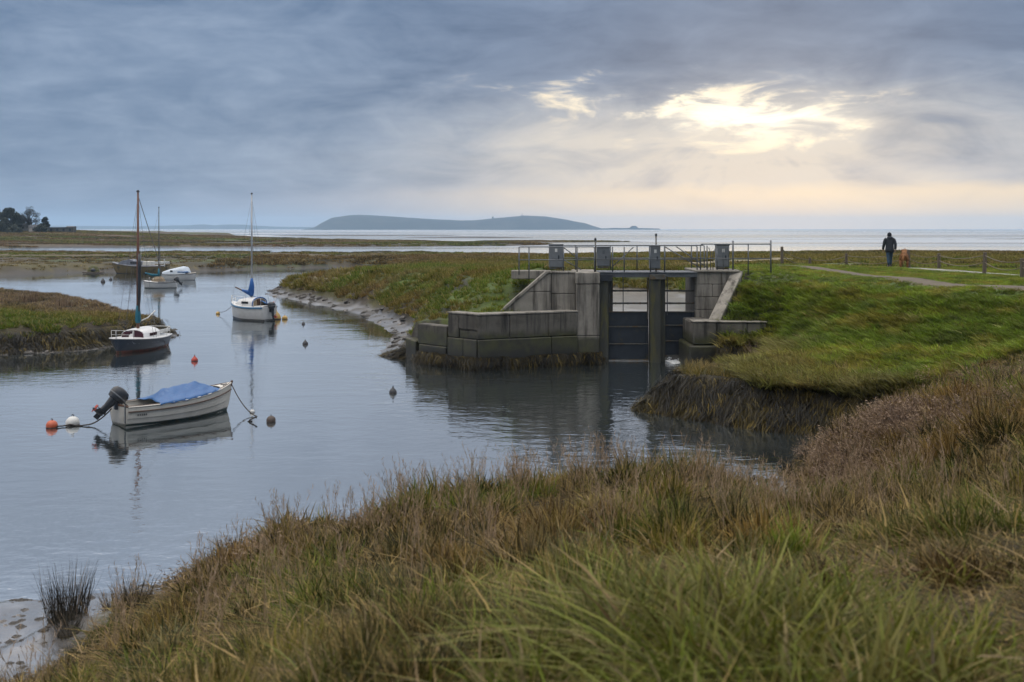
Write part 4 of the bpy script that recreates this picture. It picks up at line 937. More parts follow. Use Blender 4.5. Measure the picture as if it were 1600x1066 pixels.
def dinghy():
    Y0 = 28.0
    h = Hull(3.5, 1.5, 0.53, 0.80, dip=0.03, draft=0.20, tf=0.80, rake=0.34, full=0.40, flat=1.7, bowp=2.3, zkt=0.06)
    rz = R(46)
    c, s_ = math.cos(rz), math.sin(rz)
    stern = Vector((-10.95, 27.75, 0)); loc = stern + Vector((c, s_, 0)) * 1.75
    t = thing('dinghy', 'white clinker dinghy with blue tarpaulin cover and black outboard motor', 'boat', (loc.x, loc.y, 0.02), rz)
    t.rotation_euler = (R(-2), R(0.3), rz)
    bands = [0.0, 0.30, 0.50, 0.68, 0.84, 1.0]
    hl = shell(h, 0, 1, 30, 12, off=-0.012).build('hull', M['white_paint'], t, smooth=True)
    for sd in (1, -1):
        for k in range(1, 5):
            band(h, bands[k], bands[k + 1] + (0.01 if k < 4 else 0), 0.026, 0.004, sd, 30).build('strake', M['white_paint'], hl, fix=True)
    bt = shell(h, 0.0, 0.47, 30, 8, off=0.012).build('bottom_paint', M['bottom_green'], hl, smooth=True)
    # inside skin, floor, thwarts
    inner = MB(); nu = 26
    for sd in (1, -1): inner.grid([[h.p(0.01 + 0.965 * i / nu, v, sd, -0.05) for v in (0.35, 0.5, 0.7, 0.85, 1.0)] for i in range(nu + 1)], flip=sd < 0)
    inner.build('lining', M['white_paint'], t, smooth=True)
    MB().grid([[h.p(0.01 + 0.93 * i / nu, 0.36, sd, -0.04) for sd in (1, -1)] for i in range(nu + 1)]).build('floor', M['timber'], t)
    for u in (0.14, 0.42, 0.70):
        a, b = h.p(u, 0.84, 1, -0.04), h.p(u, 0.84, -1, -0.04)
        MB().box((a + b) / 2, (0.24, (a - b).length, 0.03)).build('thwart', M['white_paint'], t, bevel=0.006)
    for sd in (1, -1):
        rail_strip(h, 1.0, 0.022, sd, 0.0, 30).build('gunwale', M['white_paint'], t, smooth=True)
        rail_strip(h, 0.88, 0.018, sd, 0.03, 30).build('rubbing_strake', M['wood'], t, smooth=True)
        rail_strip(h, 1.0, 0.013, sd, -0.03, 26, 0.0, 0.98, 0.024).build('capping', M['wood'], t, smooth=True)
    # side decks and foredeck
    for sd in (1, -1):
        MB().grid([[h.p(0.02 + 0.94 * i / 26, 1.0, sd, -0.005) + Vector((0, 0, 0.012)), h.p(0.02 + 0.94 * i / 26, 1.0, sd, -0.13 if i < 24 else -0.05) + Vector((0, 0, 0.02))] for i in range(27)]).build('side_deck', M['white_paint'], t)
    deck_mb(h, 0.86, 0.985, 0.03, dz=0.005).build('foredeck', M['white_paint'], t, smooth=True)
    MB().box((h.L / 2 - 0.005, 0, h.zb - 0.02), (0.06, 0.06, 0.18), bevel_rot()).build('stem_post', M['wood'], t, bevel=0.01)
    MB().box((-h.L / 2 + 0.01, 0, h.zs + 0.01), (0.05, h.B * h.tf, 0.05)).build('transom_cap', M['wood'], t, bevel=0.008)
    MB().box((-h.L / 2 - 0.02, -0.42, 0.33), (0.02, 0.05, 0.5)).build('drain_pipe', M['outboard_grey'], t)
    # cleats and rowlocks along the near side
    for u in (0.12, 0.24, 0.46, 0.55, 0.66, 0.76):
        p = h.p(u, 1.0, -1, -0.02); MB().tube([p + Vector((0, 0, 0.0)), p + Vector((0, 0, 0.06))], 0.012, 6).build('eyelet', M['gate_steel'], t)
    p = h.p(0.90, 1.0, -1, -0.12); MB().tube([p + Vector((-0.1, 0, 0.07)), p + Vector((0, 0, 0.05)), p + Vector((0.1, 0, 0.07))], 0.016, 6).tube([p, p + Vector((0, 0, 0.06))], 0.014, 6).build('cleat', M['gate_steel'], t)
    # small dark lettering low on the quarter, too small to read
    for k, w in enumerate((0.05, 0.035, 0.05, 0.04, 0.045)):
        q = h.p(0.075 + 0.016 * k, 0.78, -1, 0.034); MB().box(q, (0.032, 0.004, 0.045)).build('lettering', M['outboard'], t)
    # tarpaulin: a ridge over a pole, drawn down to the gunwales, wrinkled
    rows = []; N = 34
    for i in range(N + 1):
        f = i / N; u = 0.27 + 0.55 * f
        a, b = h.p(u, 1.0, 1, 0.03), h.p(u, 1.0, -1, 0.03)
        rh = np.interp(f, [0, 0.10, 0.16, 0.55, 0.70, 0.86, 1.0], [0.04, 0.22, 0.28, 0.32, 0.33, 0.18, 0.03])
        row = []
        for j in range(25):
            w = j / 24; q = a.lerp(b, w); k = 1 - abs(2 * w - 1)
            ridge_ = rh * (k ** 0.85) - 0.06 * math.sin(math.pi * k) * rh * 2
            wr = 0.010 * math.sin(w * 19 + f * 9) * (k > 0.05) * math.sin(f * 14 + w * 5) + 0.006 * math.sin(f * 37 + w * 15)
            sagx = 0.03 * math.sin(math.pi * (f * 3 % 1)) * math.sin(math.pi * k)
            edge = 0.0 if 0 < j < 24 else -0.05 + 0.035 * abs(math.sin(f * 16))
            row.append(q + Vector((-0.10 * (1 - f) * (1 - k), 0, 0.035 + ridge_ + wr * (0.4 + k) - sagx * 0.5 + edge)))
        rows.append(row)
    tp = MB().grid(rows).build('tarpaulin', M['tarp'], t, smooth=True)
    so = tp.modifiers.new('thick', 'SOLIDIFY'); so.thickness = 0.012
    outboard(t, (-h.L / 2 - 0.06, 0.12, h.zs + 0.02), R(44), 0.95, 'black outboard motor tilted up out of the water', R(-10))
    # mooring gear
    M4 = Matrix.Translation(t.location) @ t.rotation_euler.to_matrix().to_4x4()
    bow = M4 @ Vector((h.L / 2 + 0.02, 0, h.zb - 0.08)); st = M4 @ Vector((-h.L / 2 - 0.05, 0.35, 0.42))
    return bow, st
def bevel_rot(): return Euler((0, R(20), 0)).to_matrix()
BOW, STERN = dinghy()

def buoy(name, label, px, py, r, m, shape='ball', cat='buoy', group='mooring buoys', py_is_base=True):
    w = on_water(px, py)
    t = thing(name, label, cat, (w.x, w.y, 0), random.uniform(0, 6), group)
    if shape == 'ball':
        prof = [(0.02, -r * 0.62)] + [(r * math.cos(R(a)), r * 0.30 + r * math.sin(R(a))) for a in range(-60, 81, 14)] + [(r * 0.12, r * 1.31)]
        zt = r * 1.3
    elif shape == 'cone':
        prof = [(r * 0.6, -r * 0.4), (r, 0.0), (r * 1.02, r * 0.35), (r * 0.75, r * 0.85), (r * 0.35, r * 1.2), (r * 0.16, r * 1.6)]
        zt = r * 1.6
    else:    # tear: big round float that narrows to a tall eye
        prof = [(r * 0.5, -r * 0.5), (r * 0.95, -r * 0.1), (r, r * 0.3), (r * 0.8, r * 0.85), (r * 0.45, r * 1.25), (r * 0.22, r * 1.8), (r * 0.12, r * 2.4)]
        zt = r * 2.4
    smooth_by_angle(MB().lathe(prof, 18).build('float', m, t), 60)
    MB().tube([(r * 0.16 * math.cos(a), 0, zt + r * 0.10 + r * 0.16 * math.sin(a)) for a in [2 * math.pi * k / 10 for k in range(11)]], r * 0.05 + 0.004, 6).build('eye', M['gate_steel'], t, smooth=True)
    MB().lathe([(r * 1.005, r * 0.02), (r * 1.03, r * 0.08), (r * 1.0, r * 0.16)] if shape != 'ball' else [(r * 0.985, r * 0.02), (r * 0.995, r * 0.07), (r * 0.99, r * 0.12)], 18).build('weed_line', M['brown_buoy'], t)
    return w
OB = buoy('mooring_buoy', 'orange ball buoy at the far end of the stern chain', 81, 668, 0.155, M['orange'])
WB = buoy('mooring_buoy', 'white ball buoy between orange buoy and dinghy', 113.5, 664, 0.185, M['white_buoy'])
buoy('mooring_buoy', 'small pale pink float on the dinghy bow rope', 394, 645, 0.075, M['white_buoy'])
buoy('mooring_buoy', 'dark brown ball buoy right of the dinghy bow', 423.5, 659, 0.13, M['brown_buoy'])
buoy('mooring_buoy', 'red ball buoy alone in mid creek beside the blue hulled boat', 304, 564, 0.135, M['red'], 'cone')
buoy('mooring_buoy', 'dark conical buoy in front of the left abutment', 614, 614, 0.125, M['black_buoy'], 'cone')
buoy('mooring_buoy', 'dark conical buoy right of the white sailing boat, nearer one', 477, 538, 0.13, M['black_buoy'], 'cone')
buoy('mooring_buoy', 'tiny dark buoy right of the white sailing boat, farther one', 474, 507, 0.095, M['black_buoy'], 'cone')
YB1 = buoy('mooring_buoy', 'yellow ball buoy on the bow rope of the white sailing boat', 340.5, 491, 0.13, M['yellow'])
buoy('mooring_buoy', 'large yellow pear shaped buoy behind the white sailing boat', 430, 499, 0.34, M['yellow'], 'tear')
buoy('mooring_buoy', 'ochre ball buoy right of the large yellow buoy', 445, 499, 0.17, M['yellow'])
buoy('mooring_buoy', 'small dark float near the left far bank, nearer one', 161, 441, 0.22, M['black_buoy'], 'cone')
buoy('mooring_buoy', 'small dark float near the left far bank, farther one', 173, 437.5, 0.17, M['black_buoy'], 'cone')
rope_obj('mooring_rope', 'dark bow rope of the dinghy running down to the water', BOW, on_water(401, 652) + Vector((0, 0, 0.02)), 0.16, 0.016, M['dark_rope'])
chain_pts = [STERN, STERN.lerp(on_water(134, 666), 0.55) - Vector((0, 0, 0.08)), on_water(134, 666) + Vector((0, 0, 0.03)), WB + Vector((0.02, -0.2, 0.05)), OB + Vector((0.1, -0.05, 0.05))]
pts = []
for a, b in zip(chain_pts[:-1], chain_pts[1:]):
    for k in range(8): pts.append(a.lerp(b, k / 8) - Vector((0, 0, 0.10 * (k / 8) * (1 - k / 8))) + Vector((0, 0, 0.006 * (k % 2))))
pts.append(chain_pts[-1])
tag(MB().tube(pts, 0.02, 6).build('mooring_chain', M['dark_rope'], smooth=True), 'dark stern chain linking the dinghy to two buoys', 'chain')
w = on_water(393, 659); t = thing('mooring_hook', 'dark bit of chain and hook breaking the water below the bow rope', 'hook', (w.x, w.y, 0))
MB().tube([(-0.06, 0, -0.05), (-0.05, 0, 0.05), (0.0, 0.02, 0.07), (0.10, 0, 0.12), (0.16, 0, 0.16)], 0.022, 6).build('shank', M['dark_rope'], t, smooth=True)
MB().tube([(-0.12, 0, -0.02), (-0.06, 0, 0.03), (0.02, 0, 0.01)], 0.02, 6).build('barb', M['dark_rope'], t, smooth=True)

def mast(parent, x, z0, H, r, m, shroud_x=(), shroud_y=0.6, foot=0.3, spread=True, bow=None, stern=None, rake=0.0):
    ms = MB().tube([(x, 0, z0), (x + rake * 0.5, 0, z0 + H * 0.5), (x + rake, 0, z0 + H)], [r, r * 0.9, r * 0.55], 10).build('mast', m, parent, smooth=True)
    MB().lathe([(r * 0.8, 0), (r * 1.1, 0.04), (r * 0.5, 0.1)], 8, (x + rake, 0, z0 + H)).build('masthead', M['gate_steel'], ms)
    top = Vector((x + rake * 0.95, 0, z0 + H * 0.96)); mid = Vector((x, 0, z0 + H * 0.62))
    for sx in shroud_x:
        for sd in (1, -1): MB().tube([top if sx == shroud_x[0] else mid, (sx, sd * shroud_y, foot)], 0.007, 4).build('shroud', M['wire'], ms)
    if bow: MB().tube([top, bow], 0.007, 4).build('forestay', M['wire'], ms)
    if stern: MB().tube([top, stern], 0.008, 4).build('backstay', M['wire'], ms)
    return ms
def pulpit(parent, name, pts_low, h, m, r=0.016):
    top = [p + Vector((0, 0, h)) for p in pts_low]
    mb = MB().tube(top, r, 6); mid = [p + Vector((0, 0, h * 0.5)) for p in pts_low]; mb.tube(mid, r * 0.7, 6)
    for p, q in zip(pts_low, top): mb.tube([p, q], r, 6)
    return mb.build(name, m, parent, smooth=True)

def blue_boat():
    h = Hull(3.8, 1.9, 0.52, 0.68, dip=0.02, draft=0.20, tf=0.62, rake=0.18, full=0.34, flat=1.35, bowp=3.0, mid=0.5)
    c = Vector(((217 - 800) * 45.3 / F, 45.3, 0))
    rz = R(261)
    t = thing('sailing_boat', 'navy blue hulled sailing boat with red waterline and brown mast by the mud bank', 'boat', (c.x, c.y, 0), rz)
    hl = shell(h, 0, 1, 28, 12).build('hull', M['navy'], t, smooth=True)
    shell(h, 0.0, 0.50, 28, 6, off=0.008).build('bottom_paint', M['boot_red'], hl, smooth=True)
    for sd in (1, -1): rail_strip(h, 1.0, 0.03, sd, 0.012, 28).build('toe_rail', M['white_gel'], hl, smooth=True)
    deck_mb(h, 0.0, 0.99, 0.05).build('deck', M['white_gel'], t, smooth=True)
    # arched cabin with a raked front pane split by a white bar
    def cab(u0, u1, z0, z1, wf, n=10, lean=0.16):
        rows = []
        for u, k in ((u0, 1.0), (u0 + 0.02, 1.0), ((u0 + u1) / 2, 1.0), (u1 - 0.03, 0.96), (u1, 0.9)):
            x = h.L * u - h.L / 2; wb = min(h.b(u), h.b(u0)) * wf
            rows.append([Vector((x - (lean * math.sin(math.pi * j / n) if u > u1 - 0.05 else 0), wb * k * math.cos(math.pi * j / n) * (1 if True else 0), z0 + (z1 - z0) * k * (max(0.0, math.sin(math.pi * j / n)) ** 0.55))) for j in range(n + 1)])
        return rows
    rows = cab(0.30, 0.64, 0.54, 0.98, 0.72, lean=0.05)
    mb = MB().grid(rows); mb.add([*rows[0], rows[0][0]], [tuple(range(11))]); mb.add(rows[-1], [tuple(range(11))])
    cb = mb.build('cabin', M['white_gel'], t); smooth_by_angle(cb, 35)
    fr = rows[-1]; cx = sum((p for p in fr), Vector()) / len(fr)
    for sd in (1, -1):
        pane = [p for p in fr if p.y * sd > -0.02]
        pts = [p.lerp(cx, 0.12) + Vector((0.03, sd * 0.02, 0.0)) for p in pane]
        pts.append(Vector((pts[0].x, 0.03 * sd, min(p.z for p in pts))))
        pts = sorted(pts, key=lambda p: math.atan2(p.z - 0.68, p.y - sd * 0.25))
        MB().add(pts + [p - Vector((0.02, 0, 0)) for p in pts], [tuple(range(len(pts))), tuple(range(2 * len(pts) - 1, len(pts) - 1, -1))] + [(i, (i + 1) % len(pts), (i + 1) % len(pts) + len(pts), i + len(pts)) for i in range(len(pts))]).build('window', M['maroon'], cb)
    for sd in (1, -1):
        q = [(h.L * u - h.L / 2, sd * (h.b(0.4) * 0.80 * 0.99), z) for u, z in ((0.36, 0.72), (0.60, 0.72), (0.58, 0.86), (0.38, 0.86))]
        MB().box((h.L * 0.46 - h.L / 2, sd * h.b(0.3) * 0.70, 0.70), (0.6, 0.02, 0.13)).build('window', M['maroon'], cb)
    MB().box((h.L * 0.15 - h.L / 2, 0, 0.69), (h.L * 0.24, h.B * 0.5, 0.03)).build('cockpit_seat', M['white_gel'], t)
    for sd in (1, -1): MB().box((h.L * 0.16 - h.L / 2, sd * h.B * 0.29, 0.74), (h.L * 0.25, 0.04, 0.14)).build('coaming', M['white_gel'], t, bevel=0.01)
    bp = [h.p(0.86, 1, 1, -0.06), h.p(1.0, 1, 1, 0), h.p(0.86, 1, -1, -0.06)]
    pulpit(t, 'pulpit', bp, 0.36, M['white_tube'], 0.013)
    sp = [h.p(0.20, 1, 1, -0.06), h.p(0.01, 1, 1, -0.08), h.p(0.01, 1, -1, -0.08), h.p(0.20, 1, -1, -0.06)]
    pulpit(t, 'pushpit', sp, 0.36, M['white_tube'], 0.013)
    mx = h.L * 0.52 - h.L / 2
    ms = mast(t, mx, 0.94, 6.2, 0.072, M['mast_wood'], (mx - 0.25, mx - 0.05), h.B * 0.40, 0.52, bow=h.p(1, 1), stern=None)
    MB().tube([(mx - 0.05, 0.0, 6.9), (mx - 0.7, 0.5, 4.4), (mx - 0.95, 0.65, 3.4)], 0.016, 5).build('halyard', M['wire'], ms)
    MB().tube([(mx + 0.10, 0.12, 4.35), (mx + 0.11, 0.13, 3.8), (mx + 0.12, 0.13, 2.4), (mx + 0.13, 0.13, 1.75)], [0.05, 0.08, 0.07, 0.03], 8).build('furled_sail', M['outboard'], ms, smooth=True)
    MB().tube([(mx, 0, 1.2), (mx, 0, 1.3), (mx, 0, 1.6), (mx, 0, 2.0)], [0.09, 0.13, 0.12, 0.08], 10).build('sail_cover', M['teal'], ms, smooth=True)
    MB().tube([(mx, 0, 1.25), (mx - 0.5, 0.2, 1.4), (mx - 0.9, 0.35, 1.7)], 0.03, 8).build('boom', M['white_tube'], ms, smooth=True)
    MB().box((-h.L / 2 - 0.05, 0, 0.15), (0.06, 0.05, 0.7)).build('rudder', M['wood'], t, bevel=0.01)
    MB().box((h.L * 0.85 - h.L / 2, 0.0, 0.80), (0.12, 0.1, 0.08)).build('samson_post', M['wood'], t, bevel=0.01)
    # faint pale name and crest painted on the bow, too worn to read
    for sd in (1, -1):
        for k, (u, v, w_, hh) in enumerate(((0.91, 0.80, 0.05, 0.012), (0.875, 0.88, 0.012, 0.07), (0.86, 0.84, 0.03, 0.09), (0.845, 0.80, 0.09, 0.014), (0.80, 0.80, 0.04, 0.014), (0.60, 0.82, 0.10, 0.012), (0.55, 0.82, 0.16, 0.012), (0.47, 0.82, 0.2, 0.012))):
            q = h.p(u, v, sd, 0.004); q2 = h.p(u + 0.02, v, sd, 0.004); a = math.atan2((q2 - q).y, (q2 - q).x)
            MB().box(q, (w_, 0.006, hh), Euler((0, 0, a)).to_matrix()).build('name_mark', M['grey_cabin'], hl)
    M4 = Matrix.Translation(t.location) @ t.rotation_euler.to_matrix().to_4x4()
    st = M4 @ Vector((-h.L / 2, 0, 0.6))
    g = on_water(266, 550)
    rope_obj('mooring_rope', 'dark stern lines of the blue hulled boat dropping to the water', st, g, 0.05, 0.018, M['dark_rope'])
blue_boat()

def white_boat():
    h = Hull(3.3, 1.5, 0.88, 1.04, dip=0.06, draft=0.18, tf=0.80, rake=0.22, full=0.34, flat=1.4, bowp=2.4)
    c = Vector(((391 - 800) * 60.0 / F, 60.0, 0)); rz = R(90 + 15 + 42)
    t = thing('sailing_boat', 'white sailing boat with blue deck line and blue sail cover in mid creek', 'boat', (c.x, c.y, 0), rz)
    hl = shell(h, 0, 1, 26, 12).build('hull', M['white_gel'], t, smooth=True)
    shell(h, 0.0, 0.40, 26, 5, off=0.008).build('bottom_paint', M['outboard'], hl, smooth=True)
    for sd in (1, -1): rail_strip(h, 0.95, 0.05, sd, 0.0, 26).build('sheer_stripe', M['blue_trim'], hl, smooth=True)
    deck_mb(h, 0.0, 0.99, 0.05).build('deck', M['white_gel'], t, smooth=True)
    n = 12; rows = []
    for u, k in ((0.26, 1.0), (0.5, 1.0), (0.68, 0.8), (0.78, 0.25)):
        x = h.L * u - h.L / 2; wb = h.b(u) * 0.80
        rows.append([Vector((x, wb * math.cos(math.pi * j / n), 0.86 + 0.50 * k * max(0, math.sin(math.pi * j / n)) ** 0.6)) for j in range(n + 1)])
    mb = MB().grid(rows); mb.add(rows[0], [tuple(range(n + 1))]); mb.add(rows[-1], [tuple(range(n + 1))])
    cb = mb.build('cabin', M['white_gel'], t); smooth_by_angle(cb, 35)
    r0 = rows[0]; cc = Vector((r0[0].x, 0, 0.88))
    MB().add([p.lerp(cc, 0.12) - Vector((0.012, 0, 0)) for p in r0], [tuple(range(n + 1))]).build('bulkhead', M['tan'], cb)
    MB().box((r0[0].x - 0.025, 0.05, 1.07), (0.02, 0.30, 0.40)).build('door', M['brown_door'], cb)
    MB().tube([p + Vector((-0.01, 0, 0.012)) for p in r0], 0.03, 6).build('roof_trim', M['sail_blue'], cb, smooth=True)
    for sd in (1, -1): MB().box((h.L * 0.45 - h.L / 2, sd * h.b(0.45) * 0.77, 1.07), (0.55, 0.03, 0.13)).build('window', M['glass'], cb)
    # blue sheet drawn over the right of the cabin and cockpit
    rws = []
    for i in range(9):
        f = i / 8; rws.append([Vector((r0[0].x + 0.55 - 1.0 * f + 0.02 * math.sin(9 * w), 0.0 - 0.66 * w, 1.42 - 0.36 * f - 0.36 * w ** 1.8 + 0.02 * math.sin(i * 2.1 + w * 8))) for w in [j / 8 for j in range(9)]])
    cv = MB().grid(rws).build('cockpit_cover', M['tarp'], t, smooth=True); so = cv.modifiers.new('thick', 'SOLIDIFY'); so.thickness = 0.012
    mx = h.L * 0.46 - h.L / 2
    ms = mast(t, mx, 1.30, 6.25, 0.062, M['alloy'], (mx - 0.1, mx + 0.1), h.B * 0.42, 0.9, bow=h.p(1, 1), stern=Vector((-h.L / 2, 0, 0.9)))
    MB().tube([(mx, 0, 1.45), (mx + 0.35, 0.30, 1.72), (mx + 0.75, 0.62, 1.98)], 0.04, 8).build('boom', M['brown_door'], ms, smooth=True)
    # sail cover: bundled at the mast, tapering up it and out along the boom
    MB().tube([(mx, 0, 1.42), (mx + 0.05, 0.03, 1.62), (mx, 0, 2.05), (mx, 0, 2.5)], [0.10, 0.20, 0.15, 0.06], 10).build('sail_cover', M['sail_blue'], ms, smooth=True)
    MB().tube([(mx + 0.02, 0.02, 1.58), (mx + 0.25, 0.2, 1.69), (mx + 0.48, 0.38, 1.80)], [0.16, 0.11, 0.05], 8).build('sail_cover', M['sail_blue'], ms, smooth=True)
    bp = [h.p(0.80, 1, 1, -0.05), h.p(0.94, 1, 1, -0.04), h.p(1, 1, 1, 0), h.p(0.94, 1, -1, -0.04), h.p(0.80, 1, -1, -0.05)]
    pulpit(t, 'pulpit', bp, 0.36, M['white_tube'], 0.012)
    for u in (0.04, 0.2):
        for sd in (1, -1): MB().tube([h.p(u, 1, sd, -0.05), h.p(u, 1, sd, -0.05) + Vector((0, 0, 0.5))], 0.014, 6).build('stanchion', M['metal'], t, smooth=True)
    outboard(t, (-h.L / 2 - 0.05, -0.05, 0.66), R(8), 0.95, 'black outboard motor down on the transom')
    MB().tube([(-h.L / 2 + 0.05, -0.3, 0.9), (-h.L / 2 - 0.02, -0.3, 1.12), (-h.L / 2 - 0.06, -0.3, 0.8)], 0.05, 8).build('fender', M['orange'], t, smooth=True)
    M4 = Matrix.Translation(t.location) @ t.rotation_euler.to_matrix().to_4x4()
    rope_obj('mooring_rope', 'bow rope from the white sailing boat to a yellow buoy', M4 @ Vector((h.L / 2, 0, 0.74)), YB1 + Vector((0.05, 0, 0.15)), 0.14, 0.014, M['dark_rope'])
white_boat()

def grey_boat():
    h = Hull(2.9, 1.35, 0.56, 0.68, dip=0.05, draft=0.18, tf=0.7, rake=0.2, full=0.32, flat=1.4, bowp=2.4)
    c = on_water(250, 450); rz = R(180 + 15)
    t = thing('sailing_boat', 'small cream open boat with teal cover and thin dark mast, second row', 'boat', (c.x, c.y, 0), rz)
    hl = shell(h, 0, 1, 24, 10).build('hull', M['white_gel'], t, smooth=True)
    shell(h, 0.0, 0.42, 24, 5, off=0.008).build('bottom_paint', M['bottom_green'], hl, smooth=True)
    for sd in (1, -1): rail_strip(h, 0.97, 0.035, sd, 0.01, 24).build('rubbing_strake', M['outboard_grey'], hl, smooth=True)
    deck_mb(h, 0.55, 0.99, 0.05).build('foredeck', M['white_gel'], t, smooth=True)
    MB().grid([[h.p(0.02 + 0.55 * i / 10, 0.6, sd, -0.05) for sd in (1, -1)] for i in range(11)]).build('floor', M['cream'], t)
    MB().lathe([(0.5, 0.6), (0.42, 0.85), (0.22, 1.05), (0.05, 1.08)], 8, (0.15, 0, 0), sq=(1.3, 0.8)).build('cockpit_tent', M['tan'], t)
    for u in (0.68, 0.82): MB().tube([h.p(u, 1, 1, -.05), h.p(u, 1, 1, -.05) + Vector((0, 0, .35)), h.p(u, 1, -1, -.05) + Vector((0, 0, .35)), h.p(u, 1, -1, -.05)], 0.016, 6).build('hoop', M['white_tube'], t, smooth=True)
    ms = mast(t, 0.1, 0.9, 6.5, 0.055, M['gate_rib'], (0.0, -0.1), 0.6, 0.62, bow=h.p(1, 1))
    MB().tube([(0.1, 0, 1.15), (0.7, 0, 1.2), (1.3, 0.1, 1.42)], [0.14, 0.12, 0.06], 8).build('sail_cover', M['teal'], ms, smooth=True)
    MB().tube([(0.1, 0, 1.05), (0.1, 0, 1.3), (0.1, 0, 1.8)], [0.12, 0.13, 0.06], 8).build('sail_cover', M['teal'], ms, smooth=True)
    outboard(t, (-h.L / 2 - 0.06, 0.1, h.zs + 0.02), R(35), 0.85, 'dark outboard motor tilted at the stern')
grey_boat()

def canopy_boat():
    h = Hull(3.8, 1.5, 0.62, 0.78, dip=0.03, draft=0.2, tf=0.85, rake=0.3, full=0.3, flat=1.4, bowp=2.4)
    c = on_water(282, 437.5); rz = R(-14)
    t = thing('motor_boat', 'white motor boat under a pale canvas canopy behind the cream open boat', 'boat', (c.x, c.y, 0), rz)
    hl = shell(h, 0, 1, 22, 10).build('hull', M['white_gel'], t, smooth=True)
    shell(h, 0.0, 0.36, 22, 5, off=0.008).build('bottom_paint', M['outboard'], hl, smooth=True)
    for sd in (1, -1): rail_strip(h, 0.98, 0.04, sd, 0.01, 22).build('gunwale', M['outboard_grey'], hl, smooth=True)
    deck_mb(h, 0.0, 0.99, 0.05).build('deck', M['cream'], t, smooth=True)
    rows = []
    for x, k in ((-1.85, 0.35), (-1.2, 0.6), (-0.4, 0.8), (0.35, 1.0), (0.75, 0.92), (0.95, 0.2)):
        wb = 0.64
        rows.append([Vector((x, wb * math.cos(math.pi * j / 10), 0.62 + 0.85 * k * max(0, math.sin(math.pi * j / 10)) ** 0.6)) for j in range(11)])
    MB().grid(rows).build('canopy', M['sheet_white'], t, smooth=True)
    MB().box((0.55, -0.4, 0.86), (1.1, 0.5, 0.16)).build('bow_cover', M['tarp'], t, bevel=0.05)
    MB().box((-0.7, -0.62, 0.95), (0.3, 0.04, 0.2)).build('fender', M['outboard'], t, bevel=0.02)
canopy_boat()

def old_boat():
    h = Hull(7.2, 2.3, 1.0, 1.35, dip=0.12, draft=0.3, tf=0.6, rake=0.9, full=0.35, flat=1.3, bowp=2.2)
    c = on_water(218, 427.5); rz = R(180 - 9)
    t = thing('cabin_cruiser', 'worn ochre cabin boat with grey wheelhouse aground by the far bank', 'boat', (c.x, c.y, 0), rz)
    hl = shell(h, 0, 1, 24, 10).build('hull', M['ochre'], t, smooth=True)
    shell(h, 0.0, 0.34, 24, 5, off=0.01).build('bottom_paint', M['outboard'], hl, smooth=True)
    for sd in (1, -1): rail_strip(h, 0.97, 0.06, sd, 0.01, 24).build('rubbing_strake', M['gate_rib'], hl, smooth=True)
    deck_mb(h, 0.0, 0.99, 0.08).build('deck', M['grey_cabin'], t, smooth=True)
    MB().prism([(-0.4, 0.95), (2.6, 1.1), (2.0, 1.55), (0.9, 1.75), (0.4, 1.55), (-0.4, 1.5)], (0, 1.4, 0), (0, -0.7, 0)).build('cabin', M['grey_cabin'], t, bevel=0.03)
    MB().prism([(0.0, 1.2), (0.8, 1.2), (0.8, 1.42), (0.0, 1.42)], (0, 1.43, 0), (0, -0.715, 0)).build('window', M['glass'], t)
    MB().box((-1.2, 0, 1.25), (0.9, 1.3, 0.5)).build('locker', M['white_paint'], t, bevel=0.03)
    MB().tube([(-2.0, 0.8, 1.0), (-2.0, 0.8, 1.45), (-3.5, 0.75, 1.45), (-3.5, -0.75, 1.45), (-2.0, -0.8, 1.45), (-2.0, -0.8, 1.0)], 0.05, 6).box((-2.75, 0.8, 1.3), (1.5, 0.03, 0.2)).box((-2.75, -0.8, 1.3), (1.5, 0.03, 0.2)).build('stern_rail', M['white_tube'], t)
    MB().tube([(-3.62, 0.7, 0.9), (-3.62, 0.7, 1.8)], 0.06, 6).build('stern_post', M['white_tube'], t)
    MB().tube([(1.0, 0, 1.7), (1.0, 0, 2.3)], 0.05, 6).box((1.0, 0, 2.1), (0.3, 0.3, 0.15)).build('lamp', M['tan'], t)
    MB().tube([(-0.2, 0, 1.5), (-0.2, 0, 3.2), (-1.6, 0, 3.25)], 0.035, 6).build('davit', M['white_tube'], t)
old_boat()

# a small raft with an olive hump near the far bank
w = on_water(146, 427); t = thing('work_raft', 'low raft with an olive humped cover near the far left bank', 'raft', (w.x, w.y, 0), 0.1)
for k in range(5): MB().box((0, -0.8 + 0.4 * k, 0.12), (2.0, 0.36, 0.12)).build('plank', M['timber'], t)
MB().lathe([(0.75, 0.18), (0.7, 0.4), (0.5, 0.75), (0.3, 0.92), (0.08, 0.98)], 12, (0, 0, 0), sq=(1.0, 0.8)).build('cover', mat('olive_cover', (0.11, 0.11, 0.035), (0.07, 0.07, 0.03), 4, 0.8), t)
MB().lathe([(0.3, 0.3), (0.28, 0.5), (0.1, 0.62)], 8, (0.1, -0.5, 0)).build('hatch', M['outboard'], t)

